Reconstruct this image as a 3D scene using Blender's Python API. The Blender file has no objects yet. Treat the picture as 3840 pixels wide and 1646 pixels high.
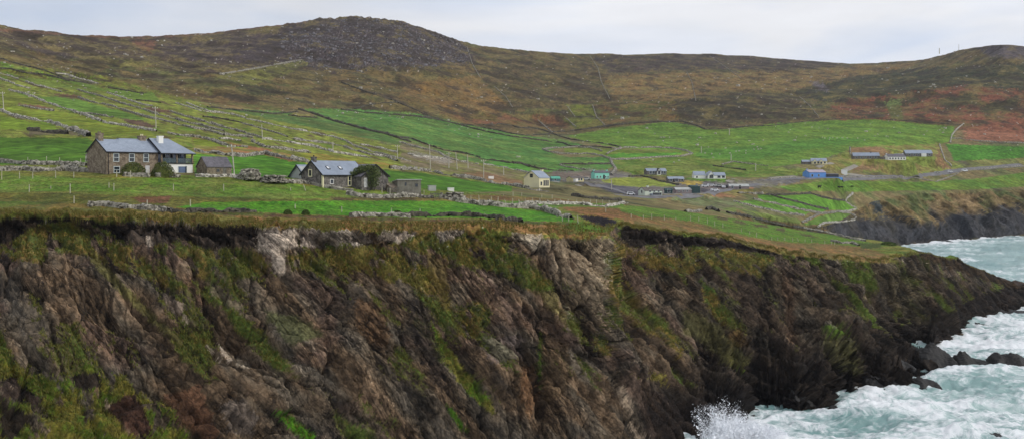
import bpy, math, random
import numpy as np
random.seed(7); rng = np.random.default_rng(11)
C = bpy.context.scene.collection
F, H, VH, S = 1100.0, 45.0, 178.0, 2.51562
R = math.radians
# ---------------------------------------------------------------- tracing helpers
CR = {'T1':(0,0,.4983),'T2':(1280,0,.4983),'T3':(2560,0,.4983),
      'H1':(0,430,.4257),'H2':(960,430,.4257),'H3':(1920,430,.4257),'H4':(2880,430,.4257),
      'B1':(0,780,.7843),'B2':(1280,780,.7843),'B3':(2560,780,.7843),
      'L1':(0,200,.3261),'L2':(700,380,.3261),'L3':(1500,420,.3261),'L4':(1500,640,.3261),
      'L5':(2340,640,.4115),'L6':(2500,1200,.5202),
      'Z1':(300,470,.23548),'Z2':(1060,560,.23548),'Z3':(1940,600,.19478),'Z4':(2360,600,.19478),'Z5':(2960,530,.26398)}
def cp(c, pts):
    if c == 'P': return [(float(a), float(b)) for a, b in pts]
    x0, y0, k = CR[c]
    return [((x0+a*k)*.67083, (y0+b*k)*.67083) for a, b in pts]
def pxc(c):            # render pixels per crop unit
    return (1/S) if c == 'P' else CR[c][2]/3.75
def y_of(D, z): return (VH+(H-z)*F/D)*S
def z_of(D, y): return H+D*(VH-y/S)/F
def X_of(D, x): return D*(x/S-512)/F
# ---------------------------------------------------------------- noise
_perm = rng.permutation(4096); _g2 = rng.uniform(0, 2*np.pi, 4096)
_gx, _gy = np.cos(_g2), np.sin(_g2); _val = rng.uniform(0, 1, 4096)
def _h(ix, iy, s): return _perm[(_perm[(ix+s*131) & 4095]+iy) & 4095]
def perlin(x, y, s=0):
    x = np.asarray(x, float); y = np.asarray(y, float)
    ix = np.floor(x).astype(np.int64); iy = np.floor(y).astype(np.int64)
    fx = x-ix; fy = y-iy
    u = fx*fx*(3-2*fx); v = fy*fy*(3-2*fy)
    def g(a, b):
        h = _h(ix+a, iy+b, s); return _gx[h]*(fx-a)+_gy[h]*(fy-b)
    n0 = g(0,0)*(1-u)+g(1,0)*u; n1 = g(0,1)*(1-u)+g(1,1)*u
    return (n0*(1-v)+n1*v)*1.5
def fbm(x, y, o=4, s=0):
    r = 0; a = 1.0; t = 0
    for i in range(o):
        r = r+a*perlin(x*2**i, y*2**i, s+i*7); t += a; a *= .52
    return r/t*1.4
def ridged(x, y, o=3, s=0):
    r = 0; a = 1.0; t = 0
    for i in range(o):
        r = r+a*(1-np.abs(perlin(x*2**i, y*2**i, s+i*5))*2); t += a; a *= .5
    return r/t
def cell(i, s=0): return _val[_perm[(i.astype(np.int64)+s*97) & 4095]]
def worley(x, y, s=0):
    ix = np.floor(x).astype(np.int64); iy = np.floor(y).astype(np.int64)
    d1 = np.full(x.shape, 9.); d2 = np.full(x.shape, 9.); idv = np.zeros(x.shape)
    for a in (-1, 0, 1):
        for b in (-1, 0, 1):
            h = _h(ix+a, iy+b, s); px = ix+a+.1+.8*_val[h]; py = iy+b+.1+.8*_val[(h*7+13) & 4095]
            d = np.sqrt((px-x)**2+(py-y)**2); c = d < d1
            d2 = np.where(c, d1, np.minimum(d2, d)); idv = np.where(c, _val[(h*3+5) & 4095], idv); d1 = np.where(c, d, d1)
    return d2-d1, idv
def sstep(a, b, x):
    t = np.clip((x-a)/(b-a), 0, 1); return t*t*(3-2*t)
def gsm(a, sig, axis):
    if sig <= 0: return a
    r = int(3*sig); k = np.exp(-.5*(np.arange(-r, r+1)/sig)**2); k /= k.sum()
    a = np.moveaxis(a, axis, 0)
    p = np.concatenate([np.repeat(a[:1], r, 0), a, np.repeat(a[-1:], r, 0)])
    o = sum(k[i]*p[i:i+a.shape[0]] for i in range(2*r+1))
    return np.moveaxis(o, 0, axis)
def s2l(c):
    c = np.array(c, float)/255.; return np.where(c < .04045, c/12.92, ((c+.055)/1.055)**2.4)
# ---------------------------------------------------------------- object helpers
def tag(o, label=None, cat=None, group=None, kind=None):
    if label: o['label'] = label
    if cat: o['category'] = cat
    if group: o['group'] = group
    if kind: o['kind'] = kind
    return o
def empty(name, loc, rz=0, **k):
    o = bpy.data.objects.new(name, None); C.objects.link(o); o.location = loc; o.rotation_euler = (0,0,rz)
    o.empty_display_size = .5
    return tag(o, **k)
def mesh(name, V, Fc, mat, parent=None, smooth=False, loc=(0,0,0), rz=0, **k):
    me = bpy.data.meshes.new(name); me.from_pydata([tuple(v) for v in V], [], Fc); me.update()
    if smooth: me.shade_smooth()
    o = bpy.data.objects.new(name, me); C.objects.link(o)
    if mat: me.materials.append(mat)
    o.parent = parent; o.location = loc; o.rotation_euler = (0,0,rz)
    return tag(o, **k)
def npmesh(name, V, Q, mat, smooth=True, parent=None, cols=None, **k):
    """V (n,3), Q (m,4) or (m,3)"""
    V = np.asarray(V, np.float32); Q = np.asarray(Q, np.int32); n = Q.shape[1]
    me = bpy.data.meshes.new(name); me.vertices.add(len(V)); me.vertices.foreach_set('co', V.ravel())
    me.loops.add(Q.size); me.loops.foreach_set('vertex_index', Q.ravel())
    me.polygons.add(len(Q)); me.polygons.foreach_set('loop_start', np.arange(len(Q), dtype=np.int32)*n)
    me.update(calc_edges=True); me.validate()
    if smooth: me.polygons.foreach_set('use_smooth', np.ones(len(me.polygons), bool))
    if cols is not None:
        for nm, c in cols.items():
            a = me.color_attributes.new(nm, 'FLOAT_COLOR', 'POINT'); a.data.foreach_set('color', np.asarray(c, np.float32).ravel())
    o = bpy.data.objects.new(name, me); C.objects.link(o); o.parent = parent
    if mat: me.materials.append(mat)
    return tag(o, **k)
class MB:
    def __init__(s): s.V = []; s.F = []
    def poly(s, pts): n = len(s.V); s.V += [tuple(p) for p in pts]; s.F.append(list(range(n, n+len(pts)))); return s
    def box(s, x0, x1, y0, y1, z0, z1):
        n = len(s.V)
        s.V += [(x0,y0,z0),(x1,y0,z0),(x1,y1,z0),(x0,y1,z0),(x0,y0,z1),(x1,y0,z1),(x1,y1,z1),(x0,y1,z1)]
        s.F += [[n+i for i in f] for f in ((0,3,2,1),(4,5,6,7),(0,1,5,4),(1,2,6,5),(2,3,7,6),(3,0,4,7))]; return s
    def hull8(s, p):       # 8 pts bottom4 top4
        n = len(s.V); s.V += [tuple(q) for q in p]
        s.F += [[n+i for i in f] for f in ((0,3,2,1),(4,5,6,7),(0,1,5,4),(1,2,6,5),(2,3,7,6),(3,0,4,7))]; return s
    def prism(s, prof, x0, x1):   # profile in (y,z), ccw, extruded along x
        n = len(s.V); m = len(prof)
        s.V += [(x0,a,b) for a,b in prof]+[(x1,a,b) for a,b in prof]
        s.F.append([n+i for i in range(m)]); s.F.append([n+m+i for i in reversed(range(m))])
        for i in range(m):
            j = (i+1) % m; s.F.append([n+i, n+m+i, n+m+j, n+j])
        return s
    def tube(s, pts, rad, k=6):
        pts = [np.array(p, float) for p in pts]; rad = rad if isinstance(rad, (list,tuple)) else [rad]*len(pts)
        n = len(s.V)
        for i, p in enumerate(pts):
            d = pts[min(i+1,len(pts)-1)]-pts[max(i-1,0)]; d /= np.linalg.norm(d)+1e-9
            a = np.cross(d, (0,1,0) if abs(d[1]) < .9 else (1,0,0)); a /= np.linalg.norm(a); b = np.cross(d, a)
            for j in range(k):
                t = 2*math.pi*j/k; s.V.append(tuple(p+rad[i]*(math.cos(t)*a+math.sin(t)*b)))
        for i in range(len(pts)-1):
            for j in range(k):
                s.F.append([n+i*k+j, n+i*k+(j+1)%k, n+(i+1)*k+(j+1)%k, n+(i+1)*k+j])
        s.F.append([n+j for j in reversed(range(k))]); s.F.append([n+(len(pts)-1)*k+j for j in range(k)])
        return s
    def obj(s, name, mat, parent=None, **k): return mesh(name, s.V, s.F, mat, parent, **k)
# ---------------------------------------------------------------- materials
def newmat(name):
    m = bpy.data.materials.new(name); m.use_nodes = True; nt = m.node_tree
    b = nt.nodes['Principled BSDF']; return m, nt, b
def N(nt, t, **k):
    n = nt.nodes.new(t)
    for a, v in k.items():
        if a in n.inputs.keys(): n.inputs[a].default_value = v
        else: setattr(n, a, v)
    return n
def noise_node(nt, vec, scale, detail=3, rough=.55, dist=0):
    n = N(nt, 'ShaderNodeTexNoise'); n.inputs['Scale'].default_value = scale; n.inputs['Detail'].default_value = detail
    n.inputs['Roughness'].default_value = rough; n.inputs['Distortion'].default_value = dist
    nt.links.new(vec, n.inputs['Vector']); return n.outputs['Fac']
def ramp(nt, fac, stops):
    r = N(nt, 'ShaderNodeValToRGB'); e = r.color_ramp.elements
    while len(e) < len(stops): e.new(.5)
    for i, (p, c) in enumerate(stops):
        e[i].position = p; e[i].color = (c, c, c, 1) if isinstance(c, (int, float)) else (*c, 1)
    nt.links.new(fac, r.inputs[0]); return r.outputs[0]
def mul(nt, a, b):
    m = N(nt, 'ShaderNodeMix', data_type='RGBA', blend_type='MULTIPLY'); m.inputs[0].default_value = 1
    nt.links.new(a, m.inputs[6]); nt.links.new(b, m.inputs[7]); return m.outputs[2]
def mixc(nt, f, a, b):
    m = N(nt, 'ShaderNodeMix', data_type='RGBA')
    if isinstance(f, (int, float)): m.inputs[0].default_value = f
    else: nt.links.new(f, m.inputs[0])
    for s_, v in ((6,a),(7,b)):
        if isinstance(v, tuple): m.inputs[s_].default_value = (*v, 1) if len(v) == 3 else v
        else: nt.links.new(v, m.inputs[s_])
    return m.outputs[2]
def surf_mat(name, rgb, var=.25, scale=2.0, rough=.85, rgb2=None, metallic=0, scale2=.3, bump=0, aniso=None):
    m, nt, b = newmat(name); tc = N(nt, 'ShaderNodeTexCoord').outputs['Object']
    if aniso:
        mp = N(nt, 'ShaderNodeMapping'); mp.inputs['Scale'].default_value = aniso; nt.links.new(tc, mp.inputs[0]); tc = mp.outputs[0]
    c1 = tuple(float(v) for v in s2l(rgb)); c2 = tuple(float(v) for v in s2l(rgb2)) if rgb2 else tuple(v*.55 for v in c1)
    n1 = noise_node(nt, tc, scale, 4, .6); f = ramp(nt, n1, [(.35,0),(.65,1)])
    col = mixc(nt, f, c1, c2)
    n2 = noise_node(nt, tc, scale2, 3); col = mul(nt, col, ramp(nt, n2, [(.3,1-var),(.7,1+var*.3)]))
    nt.links.new(col, b.inputs['Base Color']); b.inputs['Roughness'].default_value = rough; b.inputs['Metallic'].default_value = metallic
    if bump:
        bp = N(nt, 'ShaderNodeBump'); bp.inputs['Strength'].default_value = bump; bp.inputs['Distance'].default_value = .1
        nt.links.new(n1, bp.inputs['Height']); nt.links.new(bp.outputs[0], b.inputs['Normal'])
    return m
def land_mat(name, fine, mid, big, spec=.15):
    m, nt, b = newmat(name); tc = N(nt, 'ShaderNodeTexCoord').outputs['Object']
    at = N(nt, 'ShaderNodeAttribute', attribute_name='Col'); am = N(nt, 'ShaderNodeAttribute', attribute_name='Msk')
    sp = N(nt, 'ShaderNodeSeparateColor'); nt.links.new(am.outputs['Color'], sp.inputs[0])
    col = at.outputs['Color']
    for sc, lo, hi in ((fine,.45,1.75),(mid,.66,1.42),(big,.8,1.22)):
        col = mul(nt, col, ramp(nt, noise_node(nt, tc, sc, 4, .65), [(.3,lo),(.7,hi)]))
    # strata streaks where the ground is rock (Msk.r)
    mp = N(nt, 'ShaderNodeMapping'); mp.inputs['Scale'].default_value = (.16, .35, 1.3)
    mr = N(nt, 'ShaderNodeMapping'); mr.inputs['Rotation'].default_value = (0, R(-48), 0); wn_ = N(nt, 'ShaderNodeTexNoise'); wn_.inputs['Scale'].default_value = .045; wn_.inputs['Detail'].default_value = 3; nt.links.new(tc, wn_.inputs['Vector'])
    va_ = N(nt, 'ShaderNodeVectorMath', operation='MULTIPLY_ADD'); nt.links.new(wn_.outputs['Color'], va_.inputs[0]); va_.inputs[1].default_value = (9, 4, 9); nt.links.new(tc, va_.inputs[2])
    nt.links.new(va_.outputs[0], mr.inputs[0]); nt.links.new(mr.outputs[0], mp.inputs[0])
    st = ramp(nt, noise_node(nt, mp.outputs[0], 1.1, 6, .7, .5), [(.28,.22),(.42,.62),(.52,1.0),(.62,1.35),(.72,2.3),(.8,3.0)])
    rocky = mul(nt, col, st)
    for sc_, lo_ in ((.8,.25),(2.3,.4)):
        nn = noise_node(nt, mp.outputs[0], sc_, 5, .6, .9)
        rocky = mul(nt, rocky, ramp(nt, nn, [(.455,1.05),(.49,lo_),(.51,lo_),(.545,1.05)]))
    calm = ramp(nt, noise_node(nt, tc, .11, 3, .5), [(.42,0),(.58,1)]); plain = mul(nt, col, ramp(nt, noise_node(nt, mp.outputs[0], .5, 6, .7, .4), [(.3,.5),(.7,1.4)]))
    rocky = mixc(nt, calm, rocky, plain); rocky = mixc(nt, .10, rocky, plain)
    fk = ramp(nt, noise_node(nt, mp.outputs[0], 4.5, 3, .6), [(.66,0),(.74,1)])
    rocky = mixc(nt, fk, rocky, mul(nt, rocky, ramp(nt, fk, [(0,1.0),(1,2.1)])))
    vo = N(nt, 'ShaderNodeTexVoronoi', feature='DISTANCE_TO_EDGE'); vo.inputs['Scale'].default_value = .9
    nt.links.new(mp.outputs[0], vo.inputs['Vector'])
    rocky = mul(nt, rocky, ramp(nt, vo.outputs['Distance'], [(0,.45),(.05,1.0)]))
    col = mixc(nt, sp.outputs[0], col, rocky)
    nt.links.new(col, b.inputs['Base Color'])
    b.inputs['Roughness'].default_value = .82; b.inputs['Specular IOR Level'].default_value = spec
    bp = N(nt, 'ShaderNodeBump'); bp.inputs['Strength'].default_value = 1; bp.inputs['Distance'].default_value = .5
    nt.links.new(noise_node(nt, tc, fine*1.5, 5, .7), bp.inputs['Height']); nt.links.new(bp.outputs[0], b.inputs['Normal'])
    return m
# ================================================================ TERRAIN
def rowD(xs, pts, sm=2.0):
    """pts: (x, y, D) -> arrays D, z ; or (x,'z',D,z)"""
    px = [p[0] for p in pts]
    D = [p[2] for p in pts]; z = [p[3] if p[1] == 'z' else z_of(p[2], p[1]) for p in pts]
    return gsm(np.interp(xs, px, D), sm, 0), gsm(np.interp(xs, px, z), sm, 0)
def build_rows(xs, rows, counts):
    Ds = []; Zs = []; K = []
    for k in range(len(rows)-1):
        n = counts[k]
        for j in range(n):
            t = j/n; Ds.append(rows[k][0]*(1-t)+rows[k+1][0]*t); Zs.append(rows[k][1]*(1-t)+rows[k+1][1]*t); K.append(k+t)
    Ds.append(rows[-1][0]); Zs.append(rows[-1][1]); K.append(float(len(rows)-1))
    return np.array(Ds), np.array(Zs), np.array(K)
def grid_quads(nr, nx):
    i = np.arange(nr-1)[:,None]*nx+np.arange(nx-1)[None,:]
    return np.stack([i, i+1, i+nx+1, i+nx], -1).reshape(-1, 4)
# ---- NEAR LAND
NXN = 1800
xn = np.linspace(-560, 3000, NXN)
Z = 'z'
r0 = [(-600,Z,85,-3),(0,Z,108,-3),(400,Z,124,-3),(800,Z,142,-3),(1200,Z,160,-3),(1500,Z,160,-3),(1640,Z,165,-3),(1740,Z,170,-3),(1830,Z,176,-3),(1872,Z,184,-3),(1884,Z,212,-3),(1960,Z,215,-3),(2055,Z,211,-3),(2075,Z,224,-3),(2100,Z,230,-3),(2200,Z,236,-3),(2290,Z,235,-3),(2330,Z,243,-3),(2345,Z,288,-3),(2400,Z,319,-3),(2480,Z,350,-3),(2576,Z,385,-3),(2680,Z,430,-3),(3100,Z,440,-5)]
r1 = [(-600,Z,100,12),(0,Z,121,15),(400,Z,135,14),(800,Z,152,12),(1200,Z,170,10),(1500,Z,187,8),(1640,Z,203,7),(1740,Z,206,4),(1800,Z,210,5),(1880,Z,226,8),(1980,Z,224,6),(2050,Z,221,3),(2080,Z,231,5),(2100,Z,238,6),(2200,Z,244,4.5),(2290,Z,243,1.8),(2330,Z,247,0),(2345,Z,291,1),(2400,Z,323,2),(2480,Z,355,2),(2576,Z,388,1.5),(2680,Z,432,-2),(3100,Z,445,-5)]
r1b = [(-600,Z,103,15),(0,Z,124,18),(400,Z,138,17),(800,Z,155,15),(1200,Z,172,13),(1500,Z,188,11),(1640,Z,205,9),(1740,Z,215,7),(1880,Z,231,10),(2000,Z,234,8),(2100,Z,242,7.5),(2180,Z,249,6.5),(2245,Z,254,1.5),(2290,Z,260,-2),(2335,Z,268,-2.5),(2348,Z,293,1.5),(2400,Z,325,3),(2480,Z,357,3),(2576,Z,390,2),(2680,Z,433,-2),(3100,Z,446,-5)]
r1c = [(-600,Z,106,18),(0,Z,127,20),(400,Z,141,20),(800,Z,158,18),(1200,Z,174,16),(1500,Z,189,14),(1640,Z,208,12),(1740,Z,220,10),(1880,Z,235,12),(2000,Z,240,10),(2100,Z,248,9),(2180,Z,258,8),(2245,Z,280,-1),(2290,Z,290,-1),(2335,Z,300,1),(2348,Z,304,4),(2400,Z,331,5),(2480,Z,361,4.5),(2576,Z,393,3),(2680,Z,434,-2),(3100,Z,447,-5)]
r2 = [(-600,Z,118,26),(0,Z,142,29),(400,Z,152,28),(800,Z,166,26),(1200,Z,178,24),(1500,Z,190,21),(1535,Z,195,20),(1580,Z,216,18),(1700,Z,230,18),(1880,Z,246,18),(2050,Z,260,15),(2200,Z,284,13.5),(2300,Z,312,12),(2400,Z,343,9.5),(2480,Z,368,7),(2576,Z,398,4),(2680,Z,436,-1),(3100,Z,450,-5)]
r3 = [(-600,600,152),(0,600,163),(200,596,166),(400,612,168.5),(560,618,171),(700,628,172.5),(1000,615,181),(1200,605,185.5),(1400,628,193),(1500,640,196),(1525,640,199),(1570,620,229),(1700,640,240),(1900,665,260),(2050,685,275),(2200,692,294),(2300,680,320),(2400,700,353),(2480,720,376),(2576,742,406),(2650,Z,428,-2),(3100,Z,452,-5)]
r4 = [(-600,545,155),(0,545,165),(60,532,166),(200,545,168),(330,548,169),(400,555,170),(640,568,174),(720,566,175),(800,575,177),(940,580,181),(1050,575,184),(1200,570,187),(1280,580,190),(1400,592,195),(1500,594,198),(1525,592,200),(1556,562,233),(1664,582,242),(1760,588,250),(1818,596,256),(1929,623,268),(1970,634,272),(2067,644,280),(2212,655,300),(2290,640,322),(2330,636,334),(2400,651,358),(2480,683,385),(2576,717,410),(2650,Z,430,-1.5),(3100,Z,454,-5)]
D4, Z4 = rowD(xn, r4, 1.2)
ej = fbm(xn/26, xn*0, 5, 3)*1.25*sstep(2400, 2200, xn)
Z4 = Z4+ej
D3b, Z3b = D4+1.2*sstep(2250,1900,xn)-.4, Z4-2.0*sstep(2300,2000,xn)-.4
r5 = [(-600,530,161),(0,531,170),(200,531,173),(400,540,175),(640,554,179),(800,560,182),(1050,560,190),(1200,556,192),(1300,562,197),(1400,566,203),(1470,562,209),(1520,564,212),(1550,566,222),(1562,556,236),(1664,578,244),(1818,592,258),(1929,619,270),(2067,640,282),(2212,650,303),(2290,634,326),(2330,635,337),(2400,650.5,361),(2480,683,388),(2576,717,413),(2650,Z,432,-2),(3100,Z,456,-5)]
r6 = [(-600,525,164),(0,524,174),(400,533,178),(640,548,182),(800,554,185),(1050,554,193),(1200,550,196),(1300,556,200),(1400,560,207),(1455,560,216),(1475,565,231),(1520,566,232),(1550,562,233),(1562,552,238),(1664,574,247),(1818,588,262),(1929,614,275),(2067,636,288),(2212,645,308),(2290,629,330),(2330,634.5,340),(2400,650.5,364),(2480,683,391),(2576,717,416),(2650,Z,434,-2.5),(3100,Z,458,-5)]
r7 = [(-600,518,168),(0,517,178),(400,526,182),(640,541,186),(800,548,190),(1050,549,198),(1200,546,202),(1300,550,206),(1400,553,214),(1455,538,234),(1500,541,236),(1550,548,238),(1562,548,240),(1664,570,250),(1818,584,266),(1929,609,280),(2067,631,294),(2212,640,314),(2290,626,334),(2330,634,343),(2400,650,367),(2480,683,394),(2576,717,419),(2650,Z,436,-3),(3100,Z,460,-5)]
r8 = [(-600,495,178),(0,496,188),(400,500,193),(700,508,198),(1000,520,212),(1200,528,226),(1350,532,238),(1440,526,250),(1500,528,256),(1570,536,262),(1700,552,288),(1850,578,308),(2000,606,322),(2200,628,334),(2280,623.5,338),(2330,634,345),(2400,650,370),(2480,683,397),(2576,717,421),(2650,Z,438,-3),(3100,Z,462,-5)]
r9 = [(-600,425,212),(0,428,214),(400,438,216),(700,446,226),(1000,466,246),(1200,484,265),(1400,500,290),(1550,512,330),(1700,528,360),(1850,549,385),(1950,566,398),(2000,575,402),(2100,590,405),(2200,602,400),(2240,610,392),(2290,623,345),(2330,633.8,347),(2400,650,373),(2480,683,400),(2576,717,424),(2650,Z,440,-3),(3100,Z,464,-5)]
jag = (fbm(xn/55, xn*0, 4, 17)*9+fbm(xn/14, xn*0, 3, 18)*3)*sstep(1700,1800,xn)*sstep(2700,2450,xn)
rows = [rowD(xn, r0, 1), rowD(xn, r1, 1.5), rowD(xn, r1b, 1.5), rowD(xn, r1c, 1.5), rowD(xn, r2, 3), rowD(xn, r3, 2), (D3b, Z3b), (D4, Z4),
        rowD(xn, r5, 1.5), rowD(xn, r6, 1.5), rowD(xn, r7, 1.5), rowD(xn, r8, 4), rowD(xn, r9, 4)]
for k in (0, 1, 2, 3): rows[k] = (rows[k][0]+jag*(1,1,.9,.6)[k], rows[k][1])
# the first cliff rows follow the edge jitter
for k in (5,):
    rows[k] = (rows[k][0], rows[k][1]+ej*.6+fbm(xn/60, xn*0, 3, 9)*1.6*sstep(2300,2000,xn))
for k in (8, 9, 10): rows[k] = (rows[k][0], rows[k][1]+ej*(.7, .4, .2)[k-8])
D9, Z9 = rows[12]
bk = sstep(1860, 1960, xn)
rows.append((D9+22+bk*14, np.where(bk > 0, (Z9-2.5)*(1-bk)+bk*(-4), Z9-2.5)))
cnt = [60, 16, 22, 140, 140, 40, 10, 12, 6, 10, 44, 60, 8]
Dn, Zn, Kn = build_rows(xn, rows, cnt)
Xn = X_of(Dn, xn[None,:]*np.ones_like(Dn))
K2 = Kn[:,None]*np.ones_like(Dn); XX = xn[None,:]*np.ones_like(Dn)
PYn = y_of(Dn, Zn)
# face mask (1 on the cliff, 0 on the fields)
face = sstep(7.0, 6.6, K2)
# smooth the face profile a little
wS = face*sstep(.2, 1.0, K2)*sstep(6.0, 5.2, K2)*sstep(2230,2180,XX)
Dn = Dn*(1-wS)+gsm(Dn, 14, 0)*wS; Zn = Zn*(1-wS)+gsm(Zn, 14, 0)*wS
Xn = X_of(Dn, XX)
V = np.stack([Xn, Dn, Zn], -1)
def gnormals(V):
    a = np.gradient(V, axis=1); b = np.gradient(V, axis=0); n = np.cross(a, b); n /= np.linalg.norm(n, axis=-1, keepdims=True)+1e-9
    return n*np.where(n[...,2:3] < -.3, -1, 1)
Vs = gsm(gsm(V, 6, 0), 6, 1); Nn = gnormals(Vs)
BLK = []
# strata displacement, three dips blended along the coast
def strata(ang, seed):
    ca, sa = math.cos(ang), math.sin(ang)
    a = Xn*ca-Zn*sa+.35*Dn; b = Xn*sa+Zn*ca+.25*Dn     # a runs down to the right, b across the beds
    w = fbm(a/40, b/18, 3, seed)
    d = 0
    for lam, amp, la, sd in ((8.5,2.3,30,1),(3.1,.9,12,2),(1.15,.35,5,3)):
        bb = b/lam+1.1*w+.45*perlin(a/la, b/lam*.6, seed+sd*11)
        f = bb-np.floor(bb); h = cell(np.floor(bb), seed+sd); seg = cell(np.floor(a/la*1.3+h*9.7)+np.floor(bb)*37, seed+sd+5)
        d = d+amp*(np.clip(f/.8, 0, 1)-np.clip((f-.8)/.2, 0, 1)-.45)*(.35+.9*h)*(.4+.9*seg)
    e1, i1 = worley(a/10+.15*w, b/2.6+.2*w, seed+31); e2, i2 = worley(a/2.9, b/.95, seed+37); e3, i3 = worley(a/1.1, b/.5, seed+43)
    d = d+(i1-.5)*2.3-1.0*sstep(.13, .0, e1)+(i2-.5)*1.0-.5*sstep(.14, .0, e2)+(i3-.5)*.35
    global BLK; BLK.append((i1, i2, e1, e2))
    d = d+ridged(a/26, b/9, 3, seed+3)*2.4-1.3+ridged(a/6, b/3.2, 4, seed+8)*1.1-.5+fbm(a/1.2, b/.7, 2, seed+13)*.22
    return d
wa = sstep(1250, 750, XX); wc = sstep(1650, 2050, XX); wb = 1-wa-wc
disp = wa*strata(R(40), 20)+wb*strata(R(60), 40)+wc*strata(R(38), 60)
big = fbm(Xn/34, Zn/45, 3, 71)*3.0
amp = face*(.35+.65*sstep(0, .5, K2))*sstep(7.0, 5.9, K2)*(1-.45*sstep(2250,2500,XX))
ledge = np.where(K2 > 5.0, .55, 1.0)
shoreamp = 1+.9*sstep(1700,1850,XX)*sstep(3.9,2.6,K2)*sstep(2500,2300,XX)
d = (disp*ledge*.95*shoreamp+big*sstep(5.4,3.5,K2))*amp
# peat / shale overhang at the top is recessed and blocky
blk = (cell(np.floor(Xn/1.7+fbm(Xn/5,Zn/4,2,5)*2)+np.floor(Zn/1.3)*53, 3)-.5)*.9
d += np.where((K2 > 5.02) & (K2 < 6.9), blk+fbm(Xn/1.1, Zn/1.0, 3, 8)*.7-.7*sstep(1200,900,XX), 0)*sstep(2300,2000,XX)
# buttresses drawn from the photograph: (x,y) centre, radius x,y, push towards the sea
for bx, by, rx, ry, a_ in ((685,640,40,70,2.6),(720,590,22,35,1.6),(1510,720,40,150,2.5),(1345,620,40,60,1.8),(1390,640,30,60,1.6),(1080,600,60,40,1.2),(1250,900,120,160,2.5),(900,850,150,120,2.5),(250,700,200,50,1.5),(1560,900,60,110,3.5),(1360,950,14,130,-2.5),(1570,760,50,120,-3),(1880,740,60,120,2.5),(1790,900,40,60,-3),(2110,850,70,50,3),(2010,830,30,50,-3),(300,760,120,60,-2),(130,900,120,100,2.5),(550,900,140,120,-1.5),(2250,760,60,60,-2)):
    g = np.exp(-((XX-bx)/rx)**2-((PYn-by)/ry)**2); d = d+a_*g*face
V = V+Nn*d[...,None]
# fields: low hummocks
fld = 1-face
V[...,2] += fld*(fbm(Xn/9, Dn/9, 4, 90)*.35+fbm(Xn/2, Dn/2.2, 2, 95)*.10)*sstep(13, 12.6, K2)
grassy_bank = np.exp(-((PYn-(492+.02*XX))/9)**2)*sstep(1000,850,XX)*fld
V[...,2] += grassy_bank*.5
V[...,2] += (fbm(Xn/9, Dn*0+3, 4, 97)*1.6)*sstep(2280,2400,XX)*sstep(2700,2560,XX)*sstep(4.5,6.5,K2)
VN = V
PXn = (V[...,0]/V[...,1]*F+512)*S; PYn = y_of(V[...,1], V[...,2])
# ---- FAR LAND
NXF = 1400
xf = np.linspace(-560, 3200, NXF)
d9 = np.interp(xf, xn, D9); z9 = np.interp(xf, xn, Z9)
coast = np.interp(xf, [1900,2080,2200,2300,2400,2576,2800,3200], [480,600,715,758,802,876,960,1080])
bl = sstep(1800, 1940, xf)
F0 = ((d9-5)*(1-bl)+coast*bl, (z9-1.4)*(1-bl)+(-3)*bl)
f1 = [(-600,418,232),(0,421,236),(400,420,238),(700,436,250),(1000,452,285),(1200,468,325),(1400,484,385),(1550,494,440),(1700,508,470),(1850,520,500),(1950,545,525),(2000,560,540),(2080,562,620),(2120,548,690),(2160,520,735),(2200,498,780),(2300,481,840),(2450,478,900),(2576,471,960),(3200,460,1160)]
F1 = rowD(xf, f1, 4)
t_ = .35+.0*xf
F0b = (np.where(bl > 0, F0[0]*(1-.2)+F1[0]*.2, d9+1.5), (z9+.02)*(1-bl)+bl*(F0[1]*.55+F1[1]*.45))
F0b = (F0b[0]*bl+(d9+1.5)*(1-bl), F0b[1])
f2 = [(-600,375,300),(0,380,290),(400,372,300),(700,390,330),(1000,415,410),(1200,438,480),(1400,452,540),(1600,458,610),(1800,460,650),(2000,462,690),(2080,458,730),(2200,448,850),(2400,440,960),(2576,425,1040),(3200,410,1200)]
f3 = [(-600,300,380),(0,300,380),(400,300,430),(700,328,520),(1000,355,620),(1200,375,720),(1400,390,800),(1700,392,850),(2000,382,900),(2200,370,980),(2400,360,1080),(2576,360,1100),(3200,350,1300)]
f4 = [(-600,150,600),(0,180,620),(400,230,700),(700,265,800),(1000,285,900),(1200,315,1000),(1400,330,1060),(1600,316,1100),(1780,325,1080),(2000,308,1150),(2200,300,1250),(2400,315,1200),(2576,330,1180),(3200,330,1400)]
f5 = [(-600,95,760),(0,120,800),(400,160,950),(700,165,1100),(900,170,1200),(1200,210,1300),(1500,220,1450),(2000,230,1550),(2300,215,1500),(2576,220,1420),(3200,230,1600)]
rg = [(-600,40,980),(0,70,1000),(50,77,1050),(100,83,1080),(200,90,1150),(300,92,1230),(400,91,1300),(480,86,1360),(560,79,1430),(650,70,1480),(740,57,1530),(765,53,1540),(797,46,1560),(850,46.5,1590),(892,43.5,1600),(940,48,1600),(985,52,1610),(1020,58,1620),(1060,70,1640),(1110,86,1670),(1150,100,1690),(1200,114,1720),(1250,119,1760),(1300,124,1800),(1400,132,1900),(1500,137,2050),(1570,136,2120),(1640,134,2200),(1700,134.5,2250),(1800,138,2300),(1900,141,2360),(2000,149,2400),(2060,154,2420),(2140,160,2420),(2220,158,2350),(2300,153,2200),(2330,148,2100),(2360,140,2020),(2420,124,1880),(2480,114,1760),(2520,110,1700),(2545,111,1690),(2576,116,1680),(2700,150,1700),(3200,230,1800)]
RG = rowD(xf, rg, 1.0)
F4r = rowD(xf, f4, 6); F5r = rowD(xf, f5, 8)
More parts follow.
